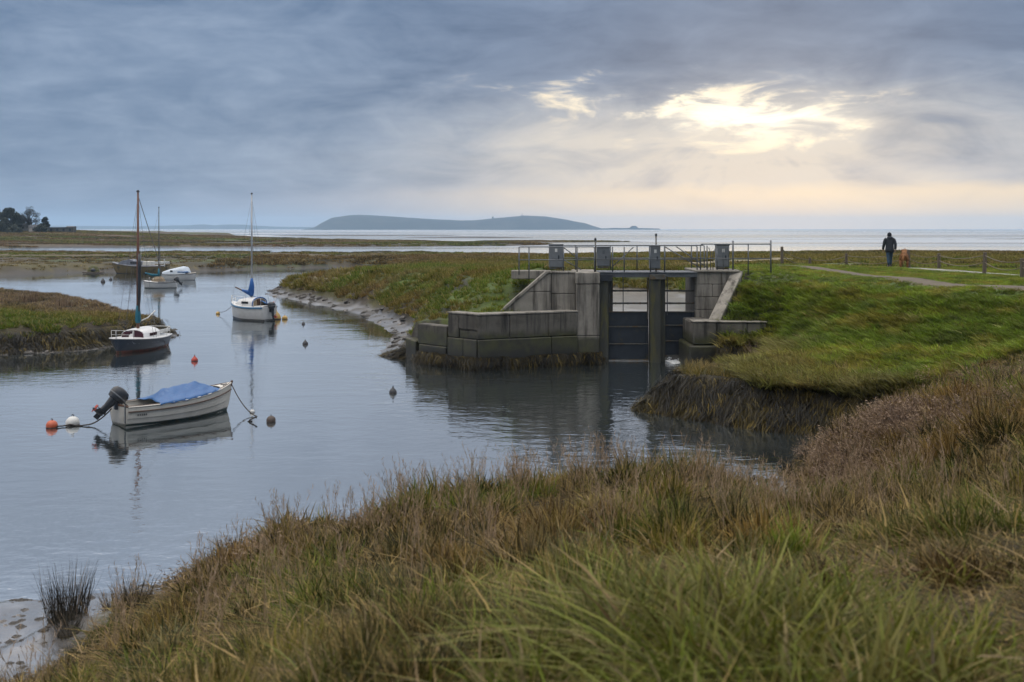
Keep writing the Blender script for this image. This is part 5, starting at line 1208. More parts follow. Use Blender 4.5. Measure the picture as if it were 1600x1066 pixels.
# driftwood on the mud bank
w = Vector(((236 - 800) * 47.2 / F, 47.2, 0)); w.z = float(height(np.array([w.x]), np.array([w.y]))[0])
t = thing('driftwood', 'bleached forked branch on the mud bank behind the blue hulled boat', 'branch', w)
MB().tube([(-0.5, 0, 0.02), (-0.1, 0, 0.25), (0.15, 0, 0.45), (0.35, 0.05, 0.85)], [0.05, 0.05, 0.04, 0.015], 7).build('limb', M['driftwood'], t, smooth=True)
MB().tube([(-0.1, 0, 0.25), (-0.3, 0.05, 0.55), (-0.32, 0.1, 0.7)], [0.04, 0.03, 0.012], 7).build('limb', M['driftwood'], t, smooth=True)
MB().tube([(0.15, 0, 0.45), (-0.1, -0.05, 0.62)], [0.03, 0.012], 7).build('limb', M['driftwood'], t, smooth=True)

# ------------------------------------------------------------------ walker and dog
def skinned(name, verts, edges, radii, m, parent, sub=2, root=0):
    me = bpy.data.meshes.new(name); me.from_pydata([tuple(v) for v in verts], edges, [])
    o = bpy.data.objects.new(name, me); COL.objects.link(o)
    if parent is not None: o.parent = parent
    sk = o.modifiers.new('skin', 'SKIN'); sk.use_smooth_shade = True; sk.branch_smoothing = 0.4
    if not me.skin_vertices: 
        bpy.context.view_layer.objects.active = o
    for i, r in enumerate(radii):
        d = me.skin_vertices[0].data[i]; d.radius = r if isinstance(r, tuple) else (r, r); d.use_root = (i == root)
    ss = o.modifiers.new('smooth', 'SUBSURF'); ss.levels = sub; ss.render_levels = sub
    me.materials.append(m)
    return o
def ring_loft(rings, n=16, cap=True):
    """rings: (cx, cy, z, rx, ry)"""
    rows = [[(cx + rx * math.cos(2 * math.pi * k / n), cy + ry * math.sin(2 * math.pi * k / n), z) for k in range(n + 1)] for cx, cy, z, rx, ry in rings]
    mb = MB().grid(rows)
    if cap:
        mb.add(rows[0][:-1], [tuple(range(n))]); mb.add(rows[-1][:-1], [tuple(range(n))])
    return mb
M['skin'] = mat('skin', (0.36, 0.22, 0.16), (0.30, 0.18, 0.13), 10, 0.6)
M['coat'] = mat('dark_coat', (0.014, 0.018, 0.026), (0.022, 0.027, 0.036), 8, 0.8, 0, 0.01, 14)
M['jeans'] = mat('blue_jeans', (0.02, 0.05, 0.085), (0.03, 0.065, 0.10), 14, 0.85)
M['shoe'] = mat('dark_shoe', (0.015, 0.014, 0.013), (0.03, 0.027, 0.024), 14, 0.6)
M['hat'] = mat('dark_beanie', (0.010, 0.013, 0.020), (0.018, 0.022, 0.03), 30, 0.95, 0, 0.01, 60)
M['ginger'] = mat('ginger_fur', (0.26, 0.115, 0.035), (0.15, 0.062, 0.02), 9, 0.85, 0, 0.02, 30)

def person(px, py):
    Y = 2.0 * F / (py - 357); X = (px - 800) * Y / F
    Z = float(height(np.array([X]), np.array([Y]))[0]) + 0.035
    t = thing('person', 'person in dark hooded coat and jeans walking away along the gravel path', 'person', (X, Y, Z), R(-4))
    v, e, r = [], [], []
    def j(x, y, z, rad, par=None):
        v.append(Vector((x, y, z))); r.append(rad)
        if par is not None: e.append((par, len(v) - 1))
        return len(v) - 1
    pel = j(0, 0, 0.93, (0.15, 0.11)); wa = j(0, 0, 1.10, (0.13, 0.10), pel); ch = j(0, 0, 1.32, (0.165, 0.11), wa); nb = j(0, 0.01, 1.47, 0.065, ch); hd = j(0, 0.03, 1.57, 0.085, nb); ht = j(0, 0.03, 1.66, 0.09, hd); tp = j(0, 0.03, 1.72, 0.06, ht)
    nose = j(0, 0.125, 1.60, 0.016, hd)
    for sd in (1, -1):
        ear = j(sd * 0.09, 0.03, 1.60, 0.014, hd)
        hip = j(sd * 0.09, 0, 0.88, 0.085, pel)
        fy = 0.14 * sd
        kn = j(sd * 0.10, fy * 0.6 + 0.03, 0.48, 0.06, hip); an = j(sd * 0.09, fy - 0.03, 0.09, 0.042, kn); toe = j(sd * 0.10, fy + 0.14, 0.035, 0.035, an)
        sh = j(sd * 0.19, 0, 1.40, 0.065, ch); el = j(sd * 0.26, -0.02 - 0.07 * sd, 1.13, 0.046, sh); wr = j(sd * 0.27, 0.08 - 0.11 * sd, 0.90, 0.032, el)
        pm = j(sd * 0.27, 0.10 - 0.11 * sd, 0.83, (0.022, 0.035), wr)
        for k, (dy, ln) in enumerate(((0.035, 0.07), (0.013, 0.085), (-0.010, 0.08), (-0.032, 0.06))):
            a = j(sd * 0.268, 0.105 - 0.11 * sd + dy, 0.785, 0.009, pm); b = j(sd * 0.255, 0.11 - 0.11 * sd + dy, 0.785 - ln * 0.55, 0.0085, a); j(sd * 0.243, 0.11 - 0.11 * sd + dy, 0.785 - ln, 0.007, b)
        th = j(sd * 0.255, 0.145 - 0.11 * sd, 0.82, 0.010, pm); j(sd * 0.25, 0.16 - 0.11 * sd, 0.775, 0.008, th)
    o = skinned('body', v, e, r, M['skin'], t)
    # clothes
    for sd in (1, -1):
        fy = 0.14 * sd; lg = [(sd * 0.09, 0, 0.92, 0.105, 0.115), (sd * 0.095, fy * 0.3, 0.70, 0.09, 0.10), (sd * 0.10, fy * 0.6 + 0.03, 0.48, 0.075, 0.082), (sd * 0.095, fy * 0.8 + 0.0, 0.28, 0.066, 0.072), (sd * 0.09, fy - 0.03, 0.10, 0.056, 0.062)]
        ring_loft(lg, 14).build('trouser_leg', M['jeans'], t, smooth=True)
        MB().box((sd * 0.095, fy + 0.03, 0.045), (0.095, 0.27, 0.09), Euler((-0.25 if sd < 0 else 0.08, 0, 0)).to_matrix(), 0.75).build('shoe', M['shoe'], t, bevel=0.02)
        MB().tube([(sd * 0.15, 0, 1.43), (sd * 0.205, 0, 1.39), (sd * 0.25, -0.01 - 0.035 * sd, 1.27), (sd * 0.268, -0.02 - 0.07 * sd, 1.13), (sd * 0.272, 0.04 - 0.10 * sd, 1.0), (sd * 0.272, 0.07 - 0.11 * sd, 0.90)], [0.075, 0.088, 0.078, 0.072, 0.066, 0.060], 12).build('sleeve', M['coat'], t, smooth=True)
    ring_loft([(0, 0, 0.74, 0.225, 0.175), (0, 0, 0.90, 0.215, 0.17), (0, 0, 1.05, 0.20, 0.155), (0, 0, 1.20, 0.205, 0.15), (0, 0, 1.33, 0.215, 0.145), (0, 0, 1.42, 0.19, 0.125), (0, 0.0, 1.48, 0.12, 0.10), (0, 0.01, 1.52, 0.075, 0.075)], 18).build('coat', M['coat'], t, smooth=True)
    MB().lathe([(0.05, -0.12), (0.13, -0.09), (0.15, 0.0), (0.12, 0.06), (0.05, 0.08)], 14, (0, -0.06, 1.48), Euler((R(24), 0, 0)).to_matrix(), sq=(1, 0.7)).build('hood', M['coat'], t, smooth=True)
    MB().lathe([(0.098, -0.06), (0.106, -0.02), (0.104, 0.05), (0.085, 0.10), (0.045, 0.135), (0.012, 0.145)], 16, (0, 0.03, 1.62), sq=(1, 1.08)).build('beanie', M['hat'], t, smooth=True)
person(1390, 418)

def dog(px, py):
    Y = 2.0 * F / (py - 357); X = (px - 800) * Y / F
    Z = float(height(np.array([X]), np.array([Y]))[0]) + 0.035
    t = thing('dog', 'shaggy ginger dog walking beside the person on the path', 'dog', (X, Y, Z), R(66))
    t.scale = (1.15, 1.35, 1.12)
    v, e, r = [], [], []
    def j(x, y, z, rad, par=None):
        v.append(Vector((x, y, z))); r.append(rad)
        if par is not None: e.append((par, len(v) - 1))
        return len(v) - 1
    rump = j(-0.33, 0, 0.55, (0.13, 0.15)); bel = j(-0.08, 0, 0.53, (0.13, 0.14), rump); cst = j(0.22, 0, 0.52, (0.15, 0.19), bel); nk = j(0.36, 0, 0.66, 0.10, cst); hd = j(0.45, 0, 0.78, 0.095, nk); mz = j(0.57, 0, 0.74, 0.05, hd); ns = j(0.64, 0, 0.725, 0.035, mz)
    tl = j(-0.46, 0, 0.56, 0.045, rump); t2 = j(-0.58, 0.02, 0.44, 0.05, tl); j(-0.62, 0.03, 0.30, 0.03, t2)
    for sd in (1, -1):
        a = j(0.43, sd * 0.09, 0.80, 0.03, hd); j(0.42, sd * 0.125, 0.70, 0.025, a)
        st = 0.07 * sd
        s1 = j(0.22, sd * 0.11, 0.40, 0.065, cst); s2 = j(0.24 + st * 0.6, sd * 0.11, 0.22, 0.042, s1); s3 = j(0.22 + st, sd * 0.11, 0.05, 0.035, s2); j(0.28 + st, sd * 0.11, 0.03, 0.035, s3)
        h1 = j(-0.28, sd * 0.11, 0.40, 0.085, rump); h2 = j(-0.22 - st * .5, sd * 0.115, 0.32, 0.06, h1); h3 = j(-0.38 - st, sd * 0.115, 0.18, 0.038, h2); h4 = j(-0.36 - st, sd * 0.115, 0.05, 0.034, h3); j(-0.29 - st, sd * 0.115, 0.03, 0.034, h4)
    o = skinned('body', v, e, r, M['ginger'], t)
    mb = MB(); rg = random.Random(3)
    axis = [(Vector((-0.45, 0, 0.55)), 0.10), (Vector((-0.33, 0, 0.55)), 0.15), (Vector((-0.08, 0, 0.53)), 0.15), (Vector((0.22, 0, 0.53)), 0.18), (Vector((0.36, 0, 0.66)), 0.12), (Vector((0.46, 0, 0.78)), 0.10)]
    for k in range(1500):
        if k < 1050:
            i = rg.randrange(len(axis) - 1); f = rg.random(); c = axis[i][0].lerp(axis[i + 1][0], f); rad = axis[i][1] * (1 - f) + axis[i + 1][1] * f
        else:
            q = rg.choice([(v[n], r[n]) for n in range(len(v)) if v[n].z < 0.45 and v[n].z > 0.06 or v[n].x < -0.45]); c = q[0] + Vector((rg.gauss(0, .02), rg.gauss(0, .02), rg.gauss(0, .05))); rad = q[1] if not isinstance(q[1], tuple) else q[1][0]
        a = rg.uniform(0, 2 * math.pi); d = Vector((rg.gauss(0, 0.25), math.cos(a), math.sin(a))).normalized(); p = c + d * rad * 0.95
        tip = p + d * 0.025 + Vector((-0.02, 0, -0.06 * rg.uniform(0.5, 1.3))); s = d.cross(Vector((0, 0, 1))).normalized() * 0.008
        mb.add([p - s, p + s, tip], [(0, 1, 2)])
    mb.build('coat_fur', M['ginger'], t, fix=False)
dog(1413, 419)

# ------------------------------------------------------------------ trees and buildings on the far left shore
M['far_leaf'] = mat('dark_evergreen_leaf', (0.030, 0.040, 0.024), (0.020, 0.028, 0.018), 0.5, 0.8)
M['far_leaf_b'] = mat('bare_autumn_leaf', (0.062, 0.058, 0.034), (0.045, 0.042, 0.028), 0.5, 0.8)
M['house_wall'] = mat('house_render', (0.48, 0.46, 0.43), (0.38, 0.36, 0.34), 1.0, 0.8)
M['house_dark'] = mat('dark_boarding', (0.09, 0.085, 0.075), (0.06, 0.057, 0.05), 1.0, 0.8)
M['slate'] = mat('slate_roof', (0.07, 0.075, 0.085), (0.05, 0.054, 0.06), 1.0, 0.7)
def ground_z(x, y): return float(height(np.array([float(x)]), np.array([float(y)]))[0])
def far_tree(label, px, Y, H, W, m, bare=False, seed=0, n=900, cr=0.25):
    rg = random.Random(seed); X = (px - 800) * Y / F
    t = thing('tree', label, 'tree', (X, Y, ground_z(X, Y) - 0.2), rg.uniform(0, 6), 'trees on the far left shore')
    tr = MB().tube([(0, 0, -0.5), (0, 0, H * 0.2), (0.1, 0, H * 0.45)], [W * 0.05, W * 0.04, W * 0.025], 8)
    limbs = []
    for k in range(22 if bare else 12):
        a = rg.uniform(0, 6.28); el = rg.uniform(0.5, 1.3); z0 = H * rg.uniform(0.15, 0.4); ln = H * rg.uniform(0.35, 0.58)
        p0 = Vector((0, 0, z0)); p2 = p0 + Vector((math.cos(a) * math.cos(el) * W * 0.42, math.sin(a) * math.cos(el) * W * 0.42, math.sin(el) * ln)); p1 = p0.lerp(p2, 0.5) + Vector((0, 0, 0.3))
        tr.tube([p0, p1, p2], [W * 0.022, W * 0.014, W * 0.005], 5); limbs.append((p1, p2))
    tr.build('trunk', M['bark'], t, smooth=True)
    mb = MB(); cl = []
    for k in range(26):
        a = rg.uniform(0, 6.28); q = rg.uniform(0.2, 1) ** 0.5; zf = rg.uniform(0, 1)
        prof = math.sin(math.pi * min(1, 0.18 + zf * 0.82)) ** 0.7
        cl.append((Vector((math.cos(a) * q * W * 0.42 * prof, math.sin(a) * q * W * 0.42 * prof, H * (cr + (0.93 - cr) * zf))), W * rg.uniform(0.10, 0.19)))
    for k in range(n):
        c, s = rg.choice(cl); d = Vector((rg.gauss(0, 1), rg.gauss(0, 1), rg.gauss(0, 0.85))).normalized() * s * rg.uniform(0.5, 1.05)
        p = c + d; u = Vector((rg.gauss(0, 1), rg.gauss(0, 1), rg.gauss(0, 1))).normalized(); w_ = u.orthogonal().normalized(); z_ = rg.uniform(0.12, 0.34) * (0.75 if bare else 1.7)
        mb.add([p - u * z_, p + w_ * z_ * 0.6, p + u * z_, p - w_ * z_ * 0.6], [(0, 1, 2, 3)])
    mb.build('crown', m, t, fix=False)
TY = 445
far_tree('dark evergreen tree at the far left edge of the photo', -6, TY, 9.5, 9, M['far_leaf'], seed=1, n=5200, cr=0.1)
far_tree('broad dark evergreen, second from the left edge', 13, TY - 4, 10.5, 10, M['far_leaf'], seed=2, n=6000, cr=0.1)
far_tree('low dark bush before the left evergreens', 5, TY - 12, 6.0, 7, M['far_leaf'], seed=3, n=3200, cr=0.08)
far_tree('bushy dark tree between evergreens and the bare tree', 27, TY + 4, 8.0, 7, M['far_leaf'], seed=4, n=4200, cr=0.1)
far_tree('tall round bare crowned tree, tallest on the far shore', 47, TY, 10.6, 10.2, M['far_leaf_b'], True, 5, 4200, 0.2)
far_tree('small spiky conifer right of the bare tree', 70, TY + 2, 6.4, 4.4, M['far_leaf'], seed=6, n=1800, cr=0.1)
far_tree('low bush at the foot of the small conifer', 64, TY - 6, 3.4, 6.0, M['far_leaf'], seed=7, n=2000, cr=0.05)
far_tree('low hedge bush in front of the white cottage', 22, TY - 14, 3.0, 7.0, M['far_leaf'], seed=8, n=2000, cr=0.05)
def far_house(label, px, Y, w, d, h, roof, wm, flat=False):
    X = (px - 800) * Y / F; t = thing('house', label, 'house', (X, Y, ground_z(X, Y) - 0.2), R(6), 'buildings on the far left shore')
    MB().box((0, 0, h / 2), (w, d, h)).build('wall', wm, t)
    if flat: MB().box((0, 0, h + 0.15), (w + 0.4, d + 0.4, 0.3)).build('roof', M['slate'], t)
    else: MB().prism([(-d / 2 - 0.3, h), (d / 2 + 0.3, h), (0, h + roof)], (w + 0.5, 0, 0), (-w / 2 - 0.25, 0, 0), (0, 1, 0), (0, 0, 1)).build('roof', M['slate'], t)
    n = max(1, int(w / 2.6))
    for k in range(n): 
        wn = MB().box((-w / 2 + w * (k + 0.5) / n, -d / 2 - 0.03, h * 0.55), (0.9, 0.06, 1.0)).build('window', M['glass'], t)
far_house('white cottage half hidden between the far trees', 38, TY + 3, 5, 4, 2.4, 1.2, M['house_wall'])
far_house('small white cottage under the tall bare tree', 55, TY - 3, 4, 4, 2.2, 1.1, M['house_wall'])
far_house('long low boarded building right of the far trees', 92, TY, 8.0, 4, 1.9, 0, M['house_dark'], True)
far_house('grey hut at the right end of the low building', 111.5, TY - 2, 3.0, 4, 2.6, 0.5, M['house_dark'])

# ------------------------------------------------------------------ vegetation
def leaf_mat(name, dry, trans=0.35, rough=0.6):
    """per-plant tint (from the scatter) mixed towards a dry colour blade by blade"""
    m = bpy.data.materials.new(name); m.use_nodes = True
    nt = m.node_tree; nt.nodes.clear(); out = nt.nodes.new('ShaderNodeOutputMaterial')
    a = nt.nodes.new('ShaderNodeAttribute'); a.attribute_type = 'INSTANCER'; a.attribute_name = 'tint'
    b = nt.nodes.new('ShaderNodeAttribute'); b.attribute_name = 'dry'
    d = E(nt, b.outputs['Fac'])
    col = mixc(nt, d.step(0.35, 1.0), E(nt, a.outputs['Color']), dry)
    col = scalec(nt, col, d * 1.05 + 0.52)
    p = nt.nodes.new('ShaderNodeBsdfPrincipled'); nt.links.new(col.k, p.inputs['Base Color']); p.inputs['Roughness'].default_value = rough
    p.inputs['Specular IOR Level'].default_value = 0.22
    t = nt.nodes.new('ShaderNodeBsdfTranslucent'); nt.links.new(col.k, t.inputs[0])
    mx = nt.nodes.new('ShaderNodeMixShader'); mx.inputs[0].default_value = trans
    nt.links.new(p.outputs[0], mx.inputs[1]); nt.links.new(t.outputs[0], mx.inputs[2]); nt.links.new(mx.outputs[0], out.inputs[0])
    return m
M['blade'] = leaf_mat('grass_blade', (0.29, 0.205, 0.075))
M['blade_green'] = leaf_mat('green_blade', (0.17, 0.155, 0.055))
M['twig'] = leaf_mat('dead_stem', (0.26, 0.19, 0.13), 0.2)
M['weed'] = leaf_mat('seaweed', (0.10, 0.072, 0.012), 0.05, 0.5)

def blades_mesh(name, specs, m):
    """specs: list of (root, [points], half width, dry)"""
    V, Fc, D = [], [], []
    for pts, w, side, dry in specs:
        n = len(pts); o = len(V)
        for i, p in enumerate(pts):
            f = i / (n - 1); ww = w * (1 - f ** 2.2)
            if i == n - 1: V.append(p); D.append(dry)
            else: V += [p - side * ww, p + side * ww]; D += [dry, dry]
        for i in range(n - 2): Fc.append((o + 2 * i, o + 2 * i + 1, o + 2 * i + 3, o + 2 * i + 2))
        Fc.append((o + 2 * (n - 2), o + 2 * (n - 2) + 1, o + 2 * (n - 1)))
    me = bpy.data.meshes.new(name); me.from_pydata([tuple(v) for v in V], [], Fc)
    at_ = me.attributes.new('dry', 'FLOAT', 'POINT'); at_.data.foreach_set('value', D)
    me.shade_smooth(); me.materials.append(m)
    return bpy.data.objects.new(name, me)      # a pattern only: never linked to the scene itself
def clump(name, seed, n, rad, h, hv, lean, w, bend, m, dirx=0.0, drymean=0.4, seg=4, up=1.0):
    rg = random.Random(seed); sp = []
    for k in range(n):
        a = rg.uniform(0, 6.283); q = rad * rg.random() ** 0.6; x, y = math.cos(a) * q, math.sin(a) * q
        hh = h * rg.uniform(1 - hv, 1 + hv); la = a + rg.gauss(0, 0.8); ll = lean * rg.uniform(0.3, 1.4)
        d = Vector((math.cos(la) * ll + dirx, math.sin(la) * ll, 0)); bb = bend * rg.uniform(0.3, 1.5)
        pts = []
        for i in range(seg + 1):
            f = i / seg; pts.append(Vector((x, y, 0)) + d * hh * (f * 0.55 + bb * f * f) + Vector((rg.gauss(0, .012) * hh, rg.gauss(0, .012) * hh, hh * up * (f - 0.42 * bb * f * f))))
        sa = rg.uniform(0, 3.14); sp.append((pts, w * rg.uniform(0.45, 1.7), Vector((math.cos(sa), math.sin(sa), 0)), min(1, max(0, rg.gauss(drymean, 0.28)))))
    return blades_mesh(name, sp, m)
def twiggy(name, seed, n, rad, h, m):
    rg = random.Random(seed); sp = []
    for k in range(n):
        a = rg.uniform(0, 6.283); q = rad * rg.random() ** 0.5; p = Vector((math.cos(a) * q, math.sin(a) * q, 0)); pts = [p]
        d = Vector((math.cos(a) * 0.5 + rg.gauss(0, .4), math.sin(a) * 0.5 + rg.gauss(0, .4), 1.0)).normalized(); L = h * rg.uniform(0.5, 1.25)
        for i in range(5):
            d = (d + Vector((rg.gauss(0, .35), rg.gauss(0, .35), rg.gauss(-0.03, .25)))).normalized(); p = p + d * L / 5; pts.append(p.copy())
            if i > 1:
                for _ in range(2):
                    b = (d + Vector((rg.gauss(0, .8), rg.gauss(0, .8), rg.gauss(0.1, .6)))).normalized() * L * rg.uniform(0.1, 0.22)
                    s = b.orthogonal().normalized(); sp.append(([p, p + b * 0.5, p + b], 0.006 * h / 0.3, s, min(1, max(0, rg.gauss(.55, .3)))))
        sp.append((pts, 0.0045 * h / 0.3, Vector((math.cos(a + 1.5), math.sin(a + 1.5), 0)), min(1, max(0, rg.gauss(.5, .3)))))
    return blades_mesh(name, sp, m)
def stalks(name, seed, n, rad, h, m):
    rg = random.Random(seed); sp = []
    for k in range(n):
        a = rg.uniform(0, 6.283); q = rad * rg.random() ** 0.5; x, y = math.cos(a) * q, math.sin(a) * q; H = h * rg.uniform(0.55, 1.2)
        d = Vector((rg.gauss(0, .16), rg.gauss(0, .16), 0)); pts = [Vector((x, y, 0)) + d * H * f * f + Vector((0, 0, H * f)) for f in (0, .35, .7, 1)]
        dr = min(1, max(0, rg.gauss(.6, .25))); s = Vector((math.cos(a), math.sin(a), 0)); sp.append((pts, 0.0032, s, dr))
        for b in range(9):
            f = 0.72 + 0.3 * b / 9; c = Vector((x, y, 0)) + d * H * f * f + Vector((0, 0, H * f)); g = Vector((rg.gauss(0, .02), rg.gauss(0, .02), 0.05))
            sp.append(([c, c + g * 0.6, c + g], 0.0032, Vector((math.cos(a + b), math.sin(a + b), 0)), dr))
    return blades_mesh(name, sp, m)
def seaweed(name, seed, n, m):
    """straps that hang down the bank towards +x"""
    rg = random.Random(seed); sp = []
    for k in range(n):
        x0, y0 = rg.uniform(-.15, .1), rg.gauss(0, .16); L = rg.uniform(0.25, 0.6); pts = []; yy = y0
        for i in range(6):
            f = i / 5; yy += rg.gauss(0, .025); pts.append(Vector((x0 + L * f * 0.75, yy, 0.05 + 0.05 * math.sin(f * 3) * rg.uniform(.5, 1.5) - L * 0.62 * f)))
        sp.append((pts, rg.uniform(.005, .013), Vector((rg.gauss(0, .3), 1, rg.gauss(0, .3))).normalized(), min(1, max(0, rg.gauss(.30, .3)))))
    return blades_mesh(name, sp, m)

def scatter(name, label, cat, x, y, z, rz, scl, tint, protos, tilt=None, sz=None):
    n = len(x)
    me = bpy.data.meshes.new(name); me.vertices.add(n)
    me.vertices.foreach_set('co', np.stack([x, y, z], -1).astype(np.float32).ravel())
    tl = np.zeros((n, 2)) if tilt is None else tilt
    rot = np.stack([tl[:, 0], tl[:, 1], rz], -1).astype(np.float32)
    s3 = np.stack([scl, scl, scl if sz is None else scl * sz], -1).astype(np.float32)
    for nm, ty, key, d in (('turn', 'FLOAT_VECTOR', 'vector', rot), ('size', 'FLOAT_VECTOR', 'vector', s3), ('tint', 'FLOAT_COLOR', 'color', np.concatenate([np.clip(tint, 0.003, 1), np.ones((n, 1))], 1).astype(np.float32)), ('pick', 'INT', 'value', RNG.integers(0, len(protos), n).astype(np.int32))):
        a = me.attributes.new(nm, ty, 'POINT'); a.data.foreach_set(key, d.ravel())
    o = bpy.data.objects.new(name, me); COL.objects.link(o)
    ng = bpy.data.node_groups.new(name, 'GeometryNodeTree')
    ng.interface.new_socket('Geometry', in_out='INPUT', socket_type='NodeSocketGeometry'); ng.interface.new_socket('Geometry', in_out='OUTPUT', socket_type='NodeSocketGeometry')
    N = ng.nodes; L = ng.links; gi = N.new('NodeGroupInput'); go = N.new('NodeGroupOutput')
    jn = N.new('GeometryNodeJoinGeometry')
    for p in protos:
        oi = N.new('GeometryNodeObjectInfo'); oi.inputs['Object'].default_value = p
        g2 = N.new('GeometryNodeGeometryToInstance'); L.new(oi.outputs['Geometry'], g2.inputs[0]); L.new(g2.outputs[0], jn.inputs[0])
    def na(nm, ty):
        q = N.new('GeometryNodeInputNamedAttribute'); q.data_type = ty; q.inputs['Name'].default_value = nm; return q.outputs['Attribute']
    iop = N.new('GeometryNodeInstanceOnPoints'); e2r = N.new('FunctionNodeEulerToRotation')
    L.new(gi.outputs[0], iop.inputs['Points']); L.new(jn.outputs[0], iop.inputs['Instance']); iop.inputs['Pick Instance'].default_value = True
    L.new(na('pick', 'INT'), iop.inputs['Instance Index']); L.new(na('turn', 'FLOAT_VECTOR'), e2r.inputs[0]); L.new(e2r.outputs[0], iop.inputs['Rotation']); L.new(na('size', 'FLOAT_VECTOR'), iop.inputs['Scale'])
    L.new(iop.outputs[0], go.inputs[0])
    md = o.modifiers.new('scatter', 'NODES'); md.node_group = ng
    tag(o, label, cat, kind='stuff'); return o

def sample(xr, yr, n, keep, dens=None):
    x = RNG.uniform(*xr, n); y = RNG.uniform(*yr, n)
    if dens is not None:
        k = RNG.random(n) < dens(x, y); x, y = x[k], y[k]
    z = height(x, y); gx, gy = normal_at(x, y, 0.15); sl = np.hypot(gx, gy)
    k = keep(x, y, z, sl)
    return x[k], y[k], z[k], gx[k], gy[k]
T = {k: np.array(v) for k, v in dict(green=(0.140, 0.205, 0.026), bright=(0.195, 0.255, 0.024), olive=(0.200, 0.172, 0.034), straw=(0.37, 0.275, 0.145), brown=(0.195, 0.125, 0.062), rust=(0.245, 0.140, 0.052), purple=(0.195, 0.140, 0.112), sage=(0.150, 0.165, 0.105), dark=(0.040, 0.045, 0.022)).items()}
def mixt(base, pairs):
    c = np.repeat(base[None], len(pairs[0][1]), 0)
    for col, t in pairs: c = lerp(c, col, np.clip(t, 0, 1))
    return c
def pathdist(x, y, pts):
    d = np.full(x.shape, 1e9)
    for (ax, ay), (bx, by) in zip(pts[:-1], pts[1:]):
        t = np.clip(((x - ax) * (bx - ax) + (y - ay) * (by - ay)) / ((bx - ax) ** 2 + (by - ay) ** 2), 0, 1)
        d = np.minimum(d, np.hypot(x - ax - t * (bx - ax), y - ay - t * (by - ay)))
    return d
infov = lambda x, y, m=0.12, e=0.6: np.abs(x) < (0.514 + m) * y + e

G_LONG = [clump('long_grass_pattern', 20 + k, 26, 0.10, 0.40, 0.45, 0.45, 0.0062, 0.75, M['blade'], 0.0, 0.40, 6) for k in range(6)]
G_MID = [clump('mid_grass_pattern', 120 + k, 20, 0.10, 0.42, 0.5, 0.45, 0.0105, 0.7, M['blade'], 0.0, 0.42, 4) for k in range(7)]
G_NEAR = [clump('near_grass_pattern', 30 + k, 22, 0.10, 0.42, 0.45, 0.6, 0.0075, 0.95, M['blade_green'], -0.10, 0.30, 6) for k in range(5)]
G_SHORT = [clump('short_grass_pattern', 40 + k, 32, 0.19, 0.19, 0.5, 0.7, 0.0125, 0.7, M['blade_green'], -0.8, 0.36, 3) for k in range(7)]
G_TUFT = [clump('tuft_pattern', 50 + k, 60, 0.30, 0.40, 0.5, 0.5, 0.016, 0.5, M['blade'], 0.0, 0.35, 3) for k in range(4)]
G_FAR = [clump('far_tuft_pattern', 60 + k, 46, 0.8, 0.45, 0.5, 0.5, 0.06, 0.5, M['blade'], 0.0, 0.3, 2) for k in range(4)]
G_TWIG = [twiggy('dead_stem_pattern', 70 + k, 30, 0.16, 0.30, M['twig']) for k in range(5)]
G_STALK = [stalks('seed_stalk_pattern', 80 + k, 7, 0.10, 0.62, M['twig']) for k in range(5)]
G_WEED = [seaweed('seaweed_pattern', 90 + k, 34, M['weed']) for k in range(5)]
G_MAT = [clump('mat_pattern', 100 + k, 60, 0.15, 0.16, 0.5, 1.1, 0.0055, 0.9, M['blade'], 0.0, 0.45, 4) for k in range(5)]

G_LIT = [clump('litter_pattern', 140 + k, 14, 0.22, 0.17, 0.6, 1.3, 0.0045, 0.9, M['blade'], 0.2, 0.6, 4, 0.3) for k in range(5)]

